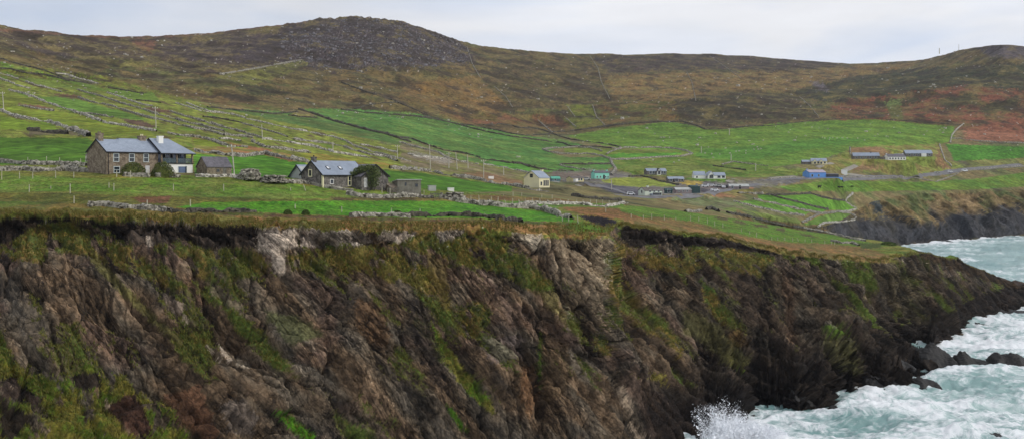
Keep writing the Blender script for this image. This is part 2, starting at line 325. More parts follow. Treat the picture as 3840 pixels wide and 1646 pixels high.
rowsF = [F0, F0b, F1, rowD(xf, f2, 6), rowD(xf, f3, 6), F4r, F5r, (RG[0]*.9+F5r[0]*.1, RG[1]*.9+F5r[1]*.1), RG, (RG[0]+120, RG[1]-6), (RG[0]+500, RG[1]-70), (RG[0]+1300, RG[1]*0)]
cntF = [10, 60, 60, 50, 60, 70, 80, 14, 6, 4, 4]
Df, Zf, Kf = build_rows(xf, rowsF, cntF)
KK = Kf[:,None]*np.ones_like(Df); XF = xf[None,:]*np.ones_like(Df)
w = sstep(2.0, 2.8, KK)*sstep(6.7, 6.2, KK)
Df = Df*(1-w)+gsm(Df, 16, 0)*w; Zf = Zf*(1-w)+gsm(Zf, 16, 0)*w
Xf = X_of(Df, XF)
PXf = XF; PYf0 = y_of(Df, Zf)
hillm = sstep(4.4, 5.4, KK)*(1-.75*np.exp(-((KK-8)/.5)**2))
Zf = Zf+hillm*(fbm(Xf/170, Df/150, 4, 101)*9+ridged(Xf/60, Df/70, 3, 110)*3-1.5+fbm(Xf/9, Df/9, 3, 120)*.9)
peak = np.exp(-((XF-930)/330)**2)*sstep(6.3, 7.6, KK)
Zf = Zf+peak*(np.abs(fbm(Xf/22, Df/26, 3, 131))*4+fbm(Xf/6, Df/7, 2, 135)*1.4)
Zf = Zf+sstep(1.9,2.4,KK)*(1-hillm)*sstep(9,8,KK)*(fbm(Xf/60, Df/60, 3, 140)*1.1+fbm(Xf/8, Df/8, 2, 142)*.18)*(.25+.75*sstep(300,600,Df))
# level pads under the village houses (crop, corner x, y, front length in crop units)
PADS = [('Z3',412,522,300),('Z3',665,402,170),('Z3',1062,438,230),('Z3',1490,352,290),('Z4',345,278,380),('Z4',745,415,300),('Z4',1515,352,340),('Z4',305,676,330),('Z4',700,636,140),('Z4',905,640,400),('Z4',1935,548,370),
        ('Z5',292,508,300),('Z5',315,318,212),('Z5',912,246,370),('Z5',1650,208,360),('Z5',1402,398,235)]
PADG = {}; PY0 = y_of(Df, Zf); X0 = X_of(Df, XF)
for c_, px_, py_, fr_ in PADS:
    x_, y_ = cp(c_, [(px_,py_)])[0]; i = int(round((x_-xf[0])/(xf[1]-xf[0]))); col = PY0[:,i]; cr = np.nonzero((col[12:-1] >= y_) & (col[13:] < y_))[0]
    if not len(cr): continue
    j = cr[0]+12; g = (X0[j,i], Df[j,i], Zf[j,i]); PADG[(c_,px_,py_)] = np.array(g); Lw = fr_*pxc(c_)*g[1]/F; cx_, cy_ = g[0]+Lw*.5, g[1]+3
    rr = np.sqrt(((X0-cx_)/(Lw*.62+4))**2+((Df-cy_)/11)**2); w_ = sstep(1.7, 1.0, rr); Zf = Zf*(1-w_)+g[2]*w_
# far cliff relief
cm = sstep(0, .3, KK)*sstep(2.0, 1.8, KK)*bl[None,:]
aa = Xf*.8-Zf*.6; bb = Xf*.6+Zf*.8
st = (ridged(aa/70, bb/26, 4, 150)*13-7+ridged(aa/22, bb/7, 4, 155)*6-3)*cm
Df2 = Df-st*.8; Zf = Zf+st*.35
VF = np.stack([X_of(Df, XF), Df2, Zf], -1)
PXf = (VF[...,0]/VF[...,1]*F+512)*S; PYf = y_of(VF[...,1], VF[...,2])
# ---- locate a photograph point on the land
def locate(x, y, which=None):
    for nm, xs_, PY, VV in (('n', xn, PYn, VN), ('f', xf, PYf, VF)):
        if which and nm != which: continue
        fx = (x-xs_[0])/(xs_[1]-xs_[0]); i = int(fx)
        if i < 0 or i >= len(xs_)-1: continue
        t = fx-i; col = PY[:,i]*(1-t)+PY[:,i+1]*t; VC = VV[:,i]*(1-t)+VV[:,i+1]*t
        lo = 30 if nm == 'n' else 2
        s_ = np.sign(col-y); cr = np.nonzero((s_[lo:-1] >= 0) & (s_[lo+1:] < 0))[0]
        if nm == 'n': cr = cr[cr+lo < len(Kn)-10]
        if len(cr):
            j = cr[0]+lo; tt = (col[j]-y)/(col[j]-col[j+1]+1e-9); return VC[j]*(1-tt)+VC[j+1]*tt
    if which: return locate(x, y)
    return np.array([X_of(700, x), 700, z_of(700, y)])
# ================================================================ LAND COVER
def inpoly(x, y, pts):
    r = np.zeros(x.shape, bool); n = len(pts); j = n-1
    for i in range(n):
        xi, yi = pts[i]; xj, yj = pts[j]
        c = ((yi > y) != (yj > y)) & (x < (xj-xi)*(y-yi)/(yj-yi+1e-12)+xi); r ^= c; j = i
    return r
class Cover:
    def __init__(s, PX, PY, W, base):
        s.x = PX; s.y = PY; s.W = W; s.c = base.copy(); s.rock = np.zeros(PX.shape)
        s.n1 = fbm(PX/40, PY/18, 4, 201); s.n2 = fbm(PX/40+50, PY/18, 4, 207); s.wn = rng.normal(0, 1, PX.shape); s.wn2 = rng.normal(0, 1, PX.shape)
    def mask(s, pts, warp, feather):
        xs_ = [p[0] for p in pts]; ys_ = [p[1] for p in pts]; m = 4+warp*2+feather*2
        sel = (s.x > min(xs_)-m) & (s.x < max(xs_)+m) & (s.y > min(ys_)-m) & (s.y < max(ys_)+m)
        out = np.zeros(s.x.shape, bool)
        out[sel] = inpoly(s.x[sel]+s.n1[sel]*warp+s.wn[sel]*feather, s.y[sel]+s.n2[sel]*warp*.6+s.wn2[sel]*feather*.6, pts); return out
    def paint(s, crop, pts, col, warp=6, feather=1, op=1.0, col2=None, rock=None, lim=None):
        m = s.mask(cp(crop, pts), warp, feather)
        if lim is not None: m &= lim
        c = s2l(col)
        if col2 is not None:
            t = sstep(-.25, .25, s.mix if hasattr(s, 'mix') else s.n1)[m][:,None]; c = c*(1-t)+s2l(col2)*t
        s.c[m] = s.c[m]*(1-op)+c*op
        if rock is not None: s.rock[m] = rock
def mixn(shape_n, cols):   # blend a list of colours by a 0..1 noise
    n = np.clip(shape_n, 0, .9999)*(len(cols)-1); i = n.astype(int); f = (n-i)[...,None]; cc = np.array([s2l(c) for c in cols])
    return cc[i]*(1-f)+cc[i+1]*f
# ---------------- near land
X_, D_, Z_ = VN[...,0], VN[...,1], VN[...,2]
nz = .5+.75*fbm(X_/16, Z_/16+D_/30, 4, 301)
ca, sa = math.cos(R(48)), math.sin(R(48))
A_ = X_*ca-Z_*sa+.35*D_; B_ = X_*sa+Z_*ca+.25*D_
ns = .5+.8*fbm(A_/22, B_/4, 5, 310)
rockc = mixn(ns*.55+nz*.45, [(56,52,46),(90,80,66),(110,97,80),(102,97,86),(84,83,78),(132,121,102),(84,72,56)])
N_ = gnormals(VN)
purp = sstep(.56,.74,nz)[...,None]*.4; rockc = rockc*(1-purp)+s2l((112,88,78))*purp*1.0
# right-hand part of the cliff is darker rock
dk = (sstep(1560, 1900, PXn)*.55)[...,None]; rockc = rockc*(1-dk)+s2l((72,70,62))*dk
wet = sstep(15, 4, Z_+fbm(X_/10, D_/10, 3, 320)*5)[...,None]*sstep(1500,1700,PXn)[...,None]; rockc = rockc*(1-wet*.8)+s2l((46,42,40))*wet*.8
grassf = mixn(.5+.7*fbm(X_/14, D_/10, 4, 330), [(96,112,44),(88,122,40),(112,128,50),(126,128,58),(92,108,48)])
isf = (K2 > 7.0)
nc = Cover(PXn, PYn, VN, np.where(isf[...,None], grassf, rockc)); nc.rock = (~isf).astype(float)
nc.mix = fbm(X_/5, (Z_+D_*.5)/5, 4, 340)*.9+fbm(X_/1.0, (Z_+D_*.5)/1.0, 2, 345)*.5
G1, G2_, OG, TN, BR = (84,112,30), (80,92,34), (126,104,48), (152,122,72), (118,82,46)
face_ = ~isf
# sparse vegetation by noise and ledge slope
veg = fbm(A_/14, B_/5, 4, 350)+.28*N_[...,2]+.25*sstep(5,7,K2)-.12*sstep(4,2,K2)
def vp(m, c, op):
    nc.c[m] = nc.c[m]*(1-op)+s2l(c)*op; nc.rock[m] = .25
m = face_ & (veg > .38) & (Z_ > 6); vp(m, (96,92,44), .75)
m = face_ & (veg > .50) & (Z_ > 6); vp(m, (80,100,36), .8)
P = nc.paint
mott = face_ & (fbm(A_/3.2, B_/1.6, 4, 355) > -.22)
FG = dict(warp=13, feather=4, col2=OG, rock=.14, lim=mott, op=.88)
P('B1', [(0,190),(130,95),(230,62),(330,60),(430,110),(520,160),(640,190),(740,270),(800,330),(900,370),(830,400),(700,335),(560,280),(470,235),(380,215),(280,205),(200,262),(60,240),(0,232)], G2_, **FG)
P('B1', [(730,182),(860,150),(960,190),(1100,190),(1230,205),(1300,275),(1200,330),(1050,350),(960,335),(900,240),(760,215)], G2_, **FG)
P('B1', [(1370,230),(1500,190),(1632,190),(1632,300),(1560,260),(1470,290),(1400,300)], (96,96,40), **FG)
P('B1', [(440,200),(560,330),(760,530),(900,660),(860,660),(720,540),(540,370),(430,250)], (104,98,48), warp=8, feather=3, op=.8, rock=.4, lim=face_)
P('B1', [(920,600),(1000,610),(1010,650),(920,640)], G2_, **FG)
P('B1', [(1250,480),(1420,520),(1560,600),(1400,660),(1290,540)], (84,86,44), warp=14, feather=4, op=.7, rock=.4, lim=face_)
P('B1', [(-400,640),(0,700),(150,790),(300,830),(400,740),(500,770),(640,830),(700,900),(820,950),(940,1160),(-400,1160)], (84,104,30), warp=16, feather=5, col2=(112,104,42), rock=.12, lim=mott)
P('B1', [(0,830),(60,800),(200,900),(190,960),(100,930),(0,900)], (70,62,56), warp=12, feather=3, rock=.9)
P('B1', [(360,790),(470,780),(480,850),(400,880),(350,850)], (62,56,50), warp=12, feather=3, rock=.9)
P('B1', [(500,940),(640,880),(680,950),(740,1090),(640,1080),(560,1010)], (84,64,54), warp=10, feather=2, rock=.9)
P('B1', [(0,900),(80,940),(160,1010),(60,1104),(0,1104)], (66,60,50), warp=12, feather=4, rock=.8)
P('B1', [(770,900),(960,840),(1000,960),(1050,1104),(950,1104),(860,1000)], (112,84,66), warp=14, feather=4, op=.7, rock=1)
P('B1', [(1290,955),(1370,975),(1510,1085),(1495,1110),(1430,1090),(1340,1010)], (76,120,24), warp=4, feather=1.5, rock=.1)
P('B2', [(0,195),(150,170),(260,200),(340,250),(480,330),(520,420),(430,420),(280,330),(230,370),(130,310),(0,310)], (116,104,44), **FG)
P('B2', [(200,100),(460,110),(600,110),(760,130),(860,210),(900,280),(1000,350),(960,400),(860,380),(760,300),(700,300),(560,260),(420,220),(240,180)], G2_, **FG)
P('B2', [(400,200),(500,260),(520,420),(560,500),(480,480),(420,380)], (100,84,42), warp=10, feather=3, op=.8, rock=.3, lim=face_)
P('B2', [(560,480),(660,440),(720,480),(700,560),(640,620),(560,600)], (66,76,34), **FG)
P('B2', [(430,540),(470,600),(560,730),(640,830),(710,910),(740,990),(700,970),(600,880),(520,770),(460,640)], (92,118,32), warp=5, feather=2, col2=(110,104,44), rock=.12)
P('B2', [(490,930),(540,960),(610,1070),(565,1055)], (76,118,26), warp=3, feather=1.5, rock=.1)
P('B2', [(944,590),(958,590),(956,860),(942,850)], (70,92,30), warp=2, feather=1, rock=.2)
P('B2', [(960,580),(1090,650),(1090,860),(960,960)], (92,80,62), warp=4, feather=2, op=.7)
P('B2', [(1200,590),(1300,640),(1290,720),(1220,690)], (70,78,36), **FG)
P('B2', [(1290,110),(1340,150),(1400,200),(1632,240),(1632,300),(1480,290),(1400,240),(1320,230)], (118,100,50), **FG)
P('B2', [(1270,230),(1330,280),(1400,400),(1520,560),(1632,640),(1632,740),(1560,640),(1420,560),(1330,480),(1290,420),(1260,330)], (88,98,38), **FG)
P('B2', [(1460,790),(1540,790),(1570,850),(1500,830)], (120,110,48), **FG)
P('B2', [(60,430),(170,450),(230,560),(210,680),(130,620),(60,520)], (132,106,78), warp=12, feather=5, op=.6, rock=1)
P('B2', [(860,760),(920,740),(940,900),(900,1000),(860,900)], (128,98,70), warp=10, feather=4, op=.55, rock=1)
P('B2', [(300,420),(400,440),(480,700),(520,900),(420,800),(330,600)], (58,54,54), warp=14, feather=5, op=.65, rock=1)
P('B2', [(900,380),(1060,400),(1080,560),(980,600),(930,480)], (120,102,86), warp=12, feather=4, op=.5, rock=1)
P('B3', [(0,180),(100,200),(240,180),(330,230),(420,230),(380,330),(250,300),(120,260),(0,330)], (96,98,44), **FG)
P('B3', [(80,330),(180,420),(220,560),(130,500)], (80,104,36), **FG)
P('B3', [(0,480),(120,520),(260,640),(330,740),(220,760),(100,640),(0,600)], (92,88,44), warp=14, feather=5, op=.7, rock=.4, lim=face_)
P('B3', [(650,562),(740,555),(820,582),(780,595),(700,582)], (96,122,40), warp=2, feather=1, rock=.1)
P('B3', [(660,600),(800,600),(840,700),(850,800),(760,760),(690,700)], (92,88,50), warp=12, feather=4, op=.75, rock=.4, lim=face_)
P('B3', [(210,600),(290,560),(300,660),(240,650)], (120,98,54), warp=10, feather=5, op=.5, rock=1)
P('B3', [(480,300),(530,330),(540,640),(500,640)], (112,94,78), warp=8, feather=3, op=.6, rock=1)
P('B3', [(900,280),(1060,280),(1150,420),(1200,560),(1040,520),(950,400)], (80,78,60), warp=14, feather=4, op=.6, rock=.9)
P('B3', [(1050,210),(1180,230),(1260,320),(1200,400),(1090,330)], (62,56,44), warp=10, feather=4, op=.5, rock=.9)
# tan/orange grass band hanging over the edge
P('P', [(-600,515),(0,520),(140,508),(430,520),(560,540),(850,542),(1000,548),(1200,556),(1400,560),(1440,558),(1520,562),(1535,596),(1400,600),(1280,592),(1100,582),(900,580),(640,572),(400,560),(0,550),(-600,550)], (110,116,50), warp=7, feather=2, col2=(140,110,62), rock=0)
P('P', [(150,508),(240,505),(330,545),(200,548)], (140,112,62), warp=4, feather=2, rock=0)
P('P', [(1060,560),(1400,562),(1380,590),(1240,576),(1060,580)], (152,122,70), warp=4, feather=2, op=.8, rock=0)
P('B2', [(1030,50),(1160,60),(1270,105),(1230,118),(1080,95)], (82,120,34), warp=6, feather=2, rock=0)
P('B2', [(640,90),(720,100),(730,170),(670,160)], (66,104,30), **FG)
# dark peat band
pk = dict(warp=5, feather=1.2, rock=.8, lim=face_)
P('B1', [(-300,52),(0,48),(100,62),(125,80),(110,130),(0,182),(-300,200)], (68,62,56), **pk)
P('B1', [(110,50),(320,45),(470,60),(470,80),(330,62),(120,70)], (58,52,46), **pk)
P('B1', [(450,78),(700,78),(1000,75),(1240,80),(1225,178),(1000,190),(860,150),(720,165),(640,180),(560,130)], (70,64,58), **pk)
P('B2', [(1000,140),(1100,150),(1290,150),(1270,180),(1230,330),(1150,250),(1080,230),(1060,330),(1050,200)], (82,74,62), warp=8, feather=3, op=.7, rock=1, lim=face_)
P('B2', [(1340,88),(1632,115),(1632,150),(1400,185),(1340,150)], (56,52,48), **pk)
P('L4', [(2040,510),(2300,520),(2480,560),(2500,600),(2400,640),(2280,625),(2140,560)], (44,42,44), warp=2, feather=1, rock=.6)
P('L5', [(0,470),(160,510),(420,530),(430,600),(280,640),(60,560)], (60,54,50), **pk)
P('L5', [(460,600),(620,590),(860,620),(940,580),(1010,570),(1330,700),(1330,760),(1160,740),(980,690),(860,700),(640,680),(520,690)], (58,54,52), **pk)
# pale rock
pr = dict(warp=4, feather=1.5, rock=1.0, lim=face_)
P('B1', [(640,60),(1000,70),(1000,82),(640,78)], (150,142,132), warp=8, feather=9, op=.7, lim=face_)
P('B1', [(1225,95),(1330,88),(1358,170),(1368,290),(1345,330),(1308,300),(1300,220),(1240,200)], (160,156,148), **pr)
P('B1', [(1380,85),(1415,90),(1430,180),(1370,195),(1330,140)], (162,158,150), **pr)
P('B1', [(1420,90),(1632,95),(1632,185),(1560,170),(1440,190)], (176,172,166), warp=8, feather=3, op=.9, rock=1, lim=face_)
P('B2', [(0,95),(90,100),(150,160),(60,178),(0,160)], (182,178,170), warp=8, feather=3, op=.9, rock=1, lim=face_)
P('B2', [(180,95),(360,110),(330,150),(250,170),(180,140)], (170,166,158), warp=8, feather=3, op=.9, rock=1, lim=face_)
P('B2', [(450,110),(600,95),(580,130),(470,165)], (160,156,148), warp=8, feather=3, op=.9, rock=1, lim=face_)
P('B1', [(870,498),(905,540),(890,562),(872,540)], (190,184,170), **pr)
P('B1', [(980,650),(1000,655),(1056,735),(1040,738)], (200,196,184), warp=1.5, feather=.8, rock=.8)
P('B1', [(1030,627),(1050,650),(1112,725),(1095,735),(1062,690)], (196,190,178), warp=1.5, feather=.8, rock=.8)
P('B1', [(1130,710),(1200,740),(1190,770),(1130,750)], (150,146,134), **pr)
P('B1', [(785,400),(875,455),(870,500),(820,500),(780,440)], (138,130,120), **pr)
P('B1', [(1000,350),(1060,370),(1220,520),(1210,550),(1100,470),(1010,410)], (128,120,110), warp=7, feather=5, op=.7, rock=1, lim=face_)
P('B1', [(700,130),(735,135),(738,180),(700,182)], (150,146,138), **pr)
P('B1', [(498,905),(530,945),(505,965)], (190,178,160), warp=1, feather=.6, rock=.6)
P('B1', [(1050,930),(1160,900),(1240,1000),(1200,1090),(1100,1060)], (112,108,104), warp=9, feather=4, op=.8, rock=1)
P('B2', [(810,110),(960,125),(965,180),(930,205),(890,160),(810,140)], (172,168,152), warp=6, feather=3, op=.9, rock=1, lim=face_)
P('B2', [(1030,190),(1075,205),(1060,262),(1035,240)], (160,152,134), **pr)
P('B2', [(980,260),(1040,270),(1050,370),(1010,350)], (134,128,118), warp=6, feather=3, op=.7, rock=1, lim=face_)
P('B2', [(1200,140),(1290,150),(1290,210),(1230,230),(1220,400),(1190,470),(1180,330)], (160,152,134), warp=9, feather=4, op=.8, rock=1, lim=face_)
P('B2', [(520,350),(620,360),(600,440),(540,500)], (126,120,104), warp=8, feather=4, op=.7, rock=1, lim=face_)
P('B2', [(680,620),(860,600),(880,720),(720,740)], (112,106,108), warp=12, feather=5, op=.6, rock=1, lim=face_)
P('B2', [(1290,818),(1350,850),(1392,950),(1384,1000),(1350,940),(1300,860)], (158,150,136), **pr)
P('B2', [(1370,1010),(1450,1075),(1475,1110),(1415,1110),(1380,1050)], (158,150,136), **pr)
P('B3', [(90,890),(330,840),(560,880),(680,930),(560,950),(330,960),(60,1000)], (42,38,36), warp=8, feather=3, op=.7, rock=1)
P('B2', [(985,150),(1270,140),(1250,420),(1190,560),(1080,520),(1010,330)], (138,130,112), warp=10, feather=5, op=.55, lim=face_)
P('B2', [(1195,150),(1290,150),(1285,300),(1240,560),(1205,520)], (156,148,128), warp=6, feather=4, op=.6, lim=face_)
# thin pale seams running down the beds
seam = ridged(A_/30, B_/5, 2, 360); m = face_ & (seam > .975) & (fbm(X_/12, Z_/12, 2, 362) > .05); nc.c[m] = nc.c[m]*.5+s2l((168,158,140))*.5
fl = face_ & (rng.random(X_.shape) > .9985) & (K2 > 4.5); nc.c[fl] = s2l((190,184,170))
# fields
fn = isf
GR = dict(warp=3, feather=.8, rock=0, lim=fn)
P('P', [(-600,445),(0,448),(480,448),(740,463),(900,478),(1110,492),(1100,503),(880,500),(560,495),(200,480),(-600,480)], (96,136,42), col2=(112,134,56), **GR)
P('P', [(-600,482),(0,484),(200,486),(560,497),(860,502),(860,506),(520,510),(440,520),(300,516),(0,518),(-600,520)], (108,112,48), col2=(86,98,40), **GR)
P('P', [(330,495),(430,492),(420,512),(350,508)], (112,74,58), warp=3, feather=1.5, op=.8)
P('P', [(-600,500),(0,505),(330,512),(320,524),(0,520),(-600,520)], (72,104,32), col2=(92,112,40), **GR)
P('P', [(0,520),(160,508),(430,521),(560,532),(560,544),(0,540)], (124,112,50), col2=(96,104,44), warp=4, feather=2, lim=fn)
P('P', [(440,520),(520,508),(850,504),(1112,504),(1160,508),(1310,524),(1440,545),(1440,557),(1300,553),(1200,548),(1000,545),(850,541),(700,535),(520,527)], (72,138,26), col2=(86,142,34), **GR)
P('P', [(820,496),(1110,496),(1110,505),(850,504)], (112,112,56), col2=(84,80,52), warp=3, feather=2, lim=fn)
P('P', [(440,522),(700,537),(1000,547),(1200,551),(1430,559),(1430,566),(1200,557),(900,553),(560,540),(430,530)], (96,78,50), col2=(84,96,40), warp=3, feather=2, lim=fn)
P('P', [(1150,488),(1350,494),(1560,505),(1580,517),(1400,515),(1200,508),(1110,500)], (124,118,62), col2=(112,92,56), warp=3, feather=2, lim=fn)
P('P', [(1160,502),(1350,506),(1570,512),(1570,522),(1400,522),(1250,514),(1160,506)], (80,128,38), col2=(96,124,50), **GR)
P('P', [(1400,520),(1480,520),(1560,524),(1700,555),(1560,550),(1470,540)], (134,104,62), col2=(112,96,50), warp=3, feather=2, lim=fn)
P('P', [(1560,518),(1700,515),(1850,545),(2000,572),(2170,603),(2225,616),(2150,622),(1950,603),(1750,574),(1650,556),(1560,530)], (84,130,36), col2=(96,126,44), **GR)
P('L5', [(0,440),(300,420),(620,460),(900,540),(1200,610),(1500,650),(1900,660),(2200,700),(2400,760),(2500,830),(2200,830),(1800,790),(1460,760),(1000,640),(700,560),(420,540),(0,480)], (134,112,66), col2=(108,106,54), warp=4, feather=2, rock=0)
P('L5', [(640,360),(760,340),(880,380),(860,395),(740,380)], (78,70,56), warp=2, feather=1, lim=fn)
for q in ([(800,410),(940,420),(960,450),(860,440)], [(980,440),(1100,460),(1140,490),(1020,475)], [(1160,480),(1300,490),(1320,520),(1200,505)], [(1370,515),(1480,520),(1460,550),(1390,540)], [(1570,555),(1700,580),(1780,610),(1640,590)]):
    P('L5', q, (86,84,52), warp=3, feather=2, lim=fn)
P('L5', [(2120,650),(2360,650),(2340,700),(2160,705)], (70,88,36), warp=4, feather=2)
P('P', [(2300,625),(2700,730),(2700,760),(2480,705),(2330,650)], (70,60,44), warp=4, feather=2, rock=.8)
b1 = wa*BLK[0][0]+wb*BLK[1][0]+wc*BLK[2][0]; b2 = wa*BLK[0][1]+wb*BLK[1][1]+wc*BLK[2][1]
nc.c *= (1+nc.rock*((b1-.5)*.7+(b2-.5)*.8)+.12*fbm(X_/.9, (Z_+D_*.4)/.9, 2, 371))[...,None]
nc.c[~face_] *= (1+.28*fbm(X_/5, D_/4, 4, 373)[~face_])[...,None]*np.array([1.0,1,1])
yl = sstep(.0,.5,fbm(X_/12, D_/7, 4, 375))[...,None]*(~face_)[...,None]*.35; nc.c = nc.c*(1-yl)+nc.c*np.array([1.35,1.0,.9])*yl
nc.c = np.where((face_ & (nc.rock > .5))[...,None], nc.c*np.array([1.0,.86,.74]), nc.c)
lum_ = np.clip(nc.c.mean(-1, keepdims=True), .004, 1); nc.c = np.where((face_ & (nc.rock > .5))[...,None], nc.c*np.clip((lum_/.085)**.45, 0, 1.12)*.92, nc.c)
nc.c[isf] = nc.c[isf]*np.array([.92,.80,.86])
# ---------------- far land
X_, D_, Z_ = VF[...,0], VF[...,1], VF[...,2]
fa = .5+.8*fbm(X_/110, D_/160, 5, 401); fb = .5+.85*fbm(X_/26, D_/34, 4, 405); fc = fbm(X_/7, D_/9, 3, 409)
hill = mixn(.5*fa+.5*fb, [(66,68,46),(92,88,62),(108,102,64),(112,98,68),(98,104,62),(84,78,62),(124,112,72)])
fc_ = Cover(PXf, PYf, VF, hill); fc_.mix = (fb-.5)*1.0+fc*.6; fc_.n1 = fbm(PXf/34, PYf/9, 4, 411); fc_.n2 = fbm(PXf/34+9, PYf/9, 4, 417)
P = fc_.paint
HE, HE2 = (82,74,72), (102,92,76)
P('P', [(-600,0),(560,0),(900,0),(1150,60),(1200,150),(1000,180),(760,150),(560,190),(420,175),(300,150),(150,120),(-600,100)], (90,80,72), col2=(112,106,72), warp=16, feather=4, op=.9)
P('T1', [(100,300),(300,340),(560,400),(640,440),(500,440),(300,400),(160,340)], HE, warp=10, feather=4, op=.8)
P('T1', [(500,250),(740,290),(720,310),(560,290)], (86,72,66), warp=8, feather=3, op=.9)
P('T1', [(980,290),(1180,310),(1150,390),(1020,350)], (132,96,76), warp=10, feather=4, op=.85)
P('T1', [(0,210),(500,250),(1100,270),(1400,260),(2300,150),(2300,170),(1400,275),(800,290),(500,262),(0,235)], (126,96,78), warp=4, feather=2, op=.8)
P('T1', [(300,330),(600,390),(860,460),(760,470),(560,420),(360,370)], (128,118,78), warp=8, feather=3, op=.7)
P('T1', [(1180,340),(1700,300),(2300,180),(2569,200),(2569,480),(2300,440),(1900,470),(1500,470),(1250,400)], (80,72,74), col2=(100,92,78), warp=14, feather=5, op=.85)
P('P', [(640,110),(740,60),(890,43),(985,51),(1060,69),(1170,105),(1200,160),(1050,172),(900,190),(760,168),(640,160),(560,140)], (80,74,74), col2=(64,58,58), warp=16, feather=10, op=.9)
P('T1', [(1650,565),(1950,510),(2280,450),(2330,480),(2160,560),(1900,640),(1600,620)], (122,126,66), col2=(104,106,64), warp=5, feather=2)
P('T1', [(860,470),(1060,450),(1200,480),(1060,500),(900,510)], (126,124,70), warp=8, feather=3, op=.8)
P('T1', [(1750,650),(2050,640),(2180,715),(1950,720),(1800,690)], (62,68,44), warp=8, feather=3, op=.85)
P('T1', [(700,540),(860,560),(840,620),(700,600)], (60,64,44), warp=8, feather=4, op=.7)
P('T1', [(1400,680),(2100,800),(2200,840),(1900,850),(1500,790),(1300,740)], (128,106,70), col2=(104,108,60), warp=10, feather=4, op=.8)
P('P', [(900,170),(1200,160),(1240,215),(1050,240),(900,240),(800,200)], (94,92,60), col2=(120,104,66), warp=14, feather=5, op=.8)
P('P', [(1040,205),(1200,195),(1290,265),(1250,285),(1120,275),(1000,240)], (140,112,66), col2=(126,108,72), warp=12, feather=4, op=.8)
P('P', [(1215,160),(1490,155),(1535,250),(1500,258),(1290,275),(1220,210)], (84,82,54), col2=(104,92,66), warp=8, feather=3, op=.9)
P('P', [(1490,140),(1800,138),(2050,153),(2130,163),(1950,178),(1750,172),(1530,185)], (78,68,64), col2=(88,84,66), warp=8, feather=3)
P('P', [(1520,190),(1700,182),(1900,182),(2040,176),(2150,164),(2250,160),(2320,152),(2280,175),(2130,195),(2000,228),(1850,225),(1700,255),(1540,250)], (140,116,74), col2=(122,112,72), warp=8, feather=3, op=.9)
P('P', [(1100,280),(1350,290),(1430,290),(1430,322),(1330,318),(1180,310),(1110,295)], (128,92,66), col2=(108,98,58), warp=8, feather=4, op=.9)
P('T2', [(1920,760),(2560,760),(2560,900),(2000,940),(1930,850)], (120,96,60), col2=(92,96,52), warp=10, feather=5, op=.8)
P('P', [(1700,255),(1850,232),(1960,250),(1940,300),(1780,315),(1700,295)], (62,64,50), col2=(84,76,54), warp=12, feather=4, op=.9)
P('P', [(1850,232),(2000,235),(2060,300),(1930,308),(1900,270)], (88,90,56), col2=(76,68,56), warp=12, feather=5, op=.8)
P('P', [(1990,230),(2130,195),(2250,178),(2330,168),(2600,160),(3300,190),(3300,270),(2600,235),(2400,225),(2280,232),(2200,245),(2060,255)], (68,74,54), col2=(84,82,56), warp=10, feather=4)
P('P', [(2140,250),(2250,238),(2420,215),(2600,228),(3300,260),(3300,345),(2600,350),(2440,345),(2400,312),(2300,308),(2110,300),(2080,275)], (134,88,68), col2=(110,94,62), warp=12, feather=5, op=.95)
P('P', [(2440,318),(2600,295),(3300,330),(3300,360),(2600,358),(2425,352)], (132,90,68), warp=5, feather=3)
for q in ([(2200,255),(2330,245),(2300,262),(2210,268)], [(2350,250),(2450,232),(2470,262),(2380,275)], [(2460,270),(2560,240),(2576,270),(2480,290)], [(2140,290),(2230,282),(2220,296)]):
    P('P', q, (66,72,48), warp=10, feather=4, op=.85)
P('P', [(2225,252),(2265,250),(2275,300),(2240,300)], (98,112,60), warp=6, feather=3, op=.8)
P('P', [(2460,120),(2560,108),(2620,125),(2600,150),(2480,140)], (92,88,96), warp=5, feather=4, op=.8)
P('T3', [(940,600),(1060,620),(1110,690),(1020,670)], (120,116,122), warp=4, feather=3, op=.8)
# enclosed land below the hill wall: strips of pasture
strip = fbm(PXf/90+PYf/60, (PYf-.33*PXf)/9, 4, 421)
yg = mixn(.5+1.0*strip, [(84,74,50),(112,116,50),(122,128,54),(96,120,48),(112,104,56),(92,128,44)])
m = fc_.mask([(-600,60),(0,160),(260,190),(560,275),(760,300),(900,345),(1080,385),(1250,415),(1330,440),(1330,475),(960,445),(490,420),(-600,440)], 6, 2); fc_.c[m] = yg[m]
P('L1', [(0,90),(300,160),(520,215),(0,160)], (92,126,52), col2=(104,118,56), warp=3, feather=1)
P('L1', [(200,285),(500,290),(900,380),(1150,440),(900,420),(520,375),(300,330)], (102,128,54), warp=3, feather=1)
P('L1', [(520,270),(720,290),(1100,370),(1250,440),(1080,420),(800,340)], (92,124,46), warp=3, feather=1)
P('L1', [(1200,400),(1640,455),(1760,440),(1850,560),(1560,540),(1280,460)], (96,130,52), warp=3, feather=1)
P('L1', [(0,420),(200,470),(540,590),(640,670),(400,620),(220,580),(0,560)], (108,128,50), warp=3, feather=1)
P('L1', [(380,500),(760,490),(1100,590),(1450,680),(1740,770),(1400,750),(900,690),(560,570)], (90,130,52), warp=3, feather=1)
P('L1', [(0,590),(700,670),(1120,770),(1700,890),(1800,940),(1000,950),(800,850),(300,740),(0,650)], (116,130,46), col2=(104,132,48), warp=3, feather=1)
P('L1', [(0,720),(600,830),(700,890),(330,880),(0,870)], (104,136,44), warp=3, feather=1)
P('L1', [(320,880),(780,880),(1050,960),(800,930),(330,930)], (96,88,66), warp=3, feather=2)
P('L1', [(540,455),(900,480),(1070,560),(880,520),(700,500)], (96,70,56), warp=4, feather=2, op=.9)
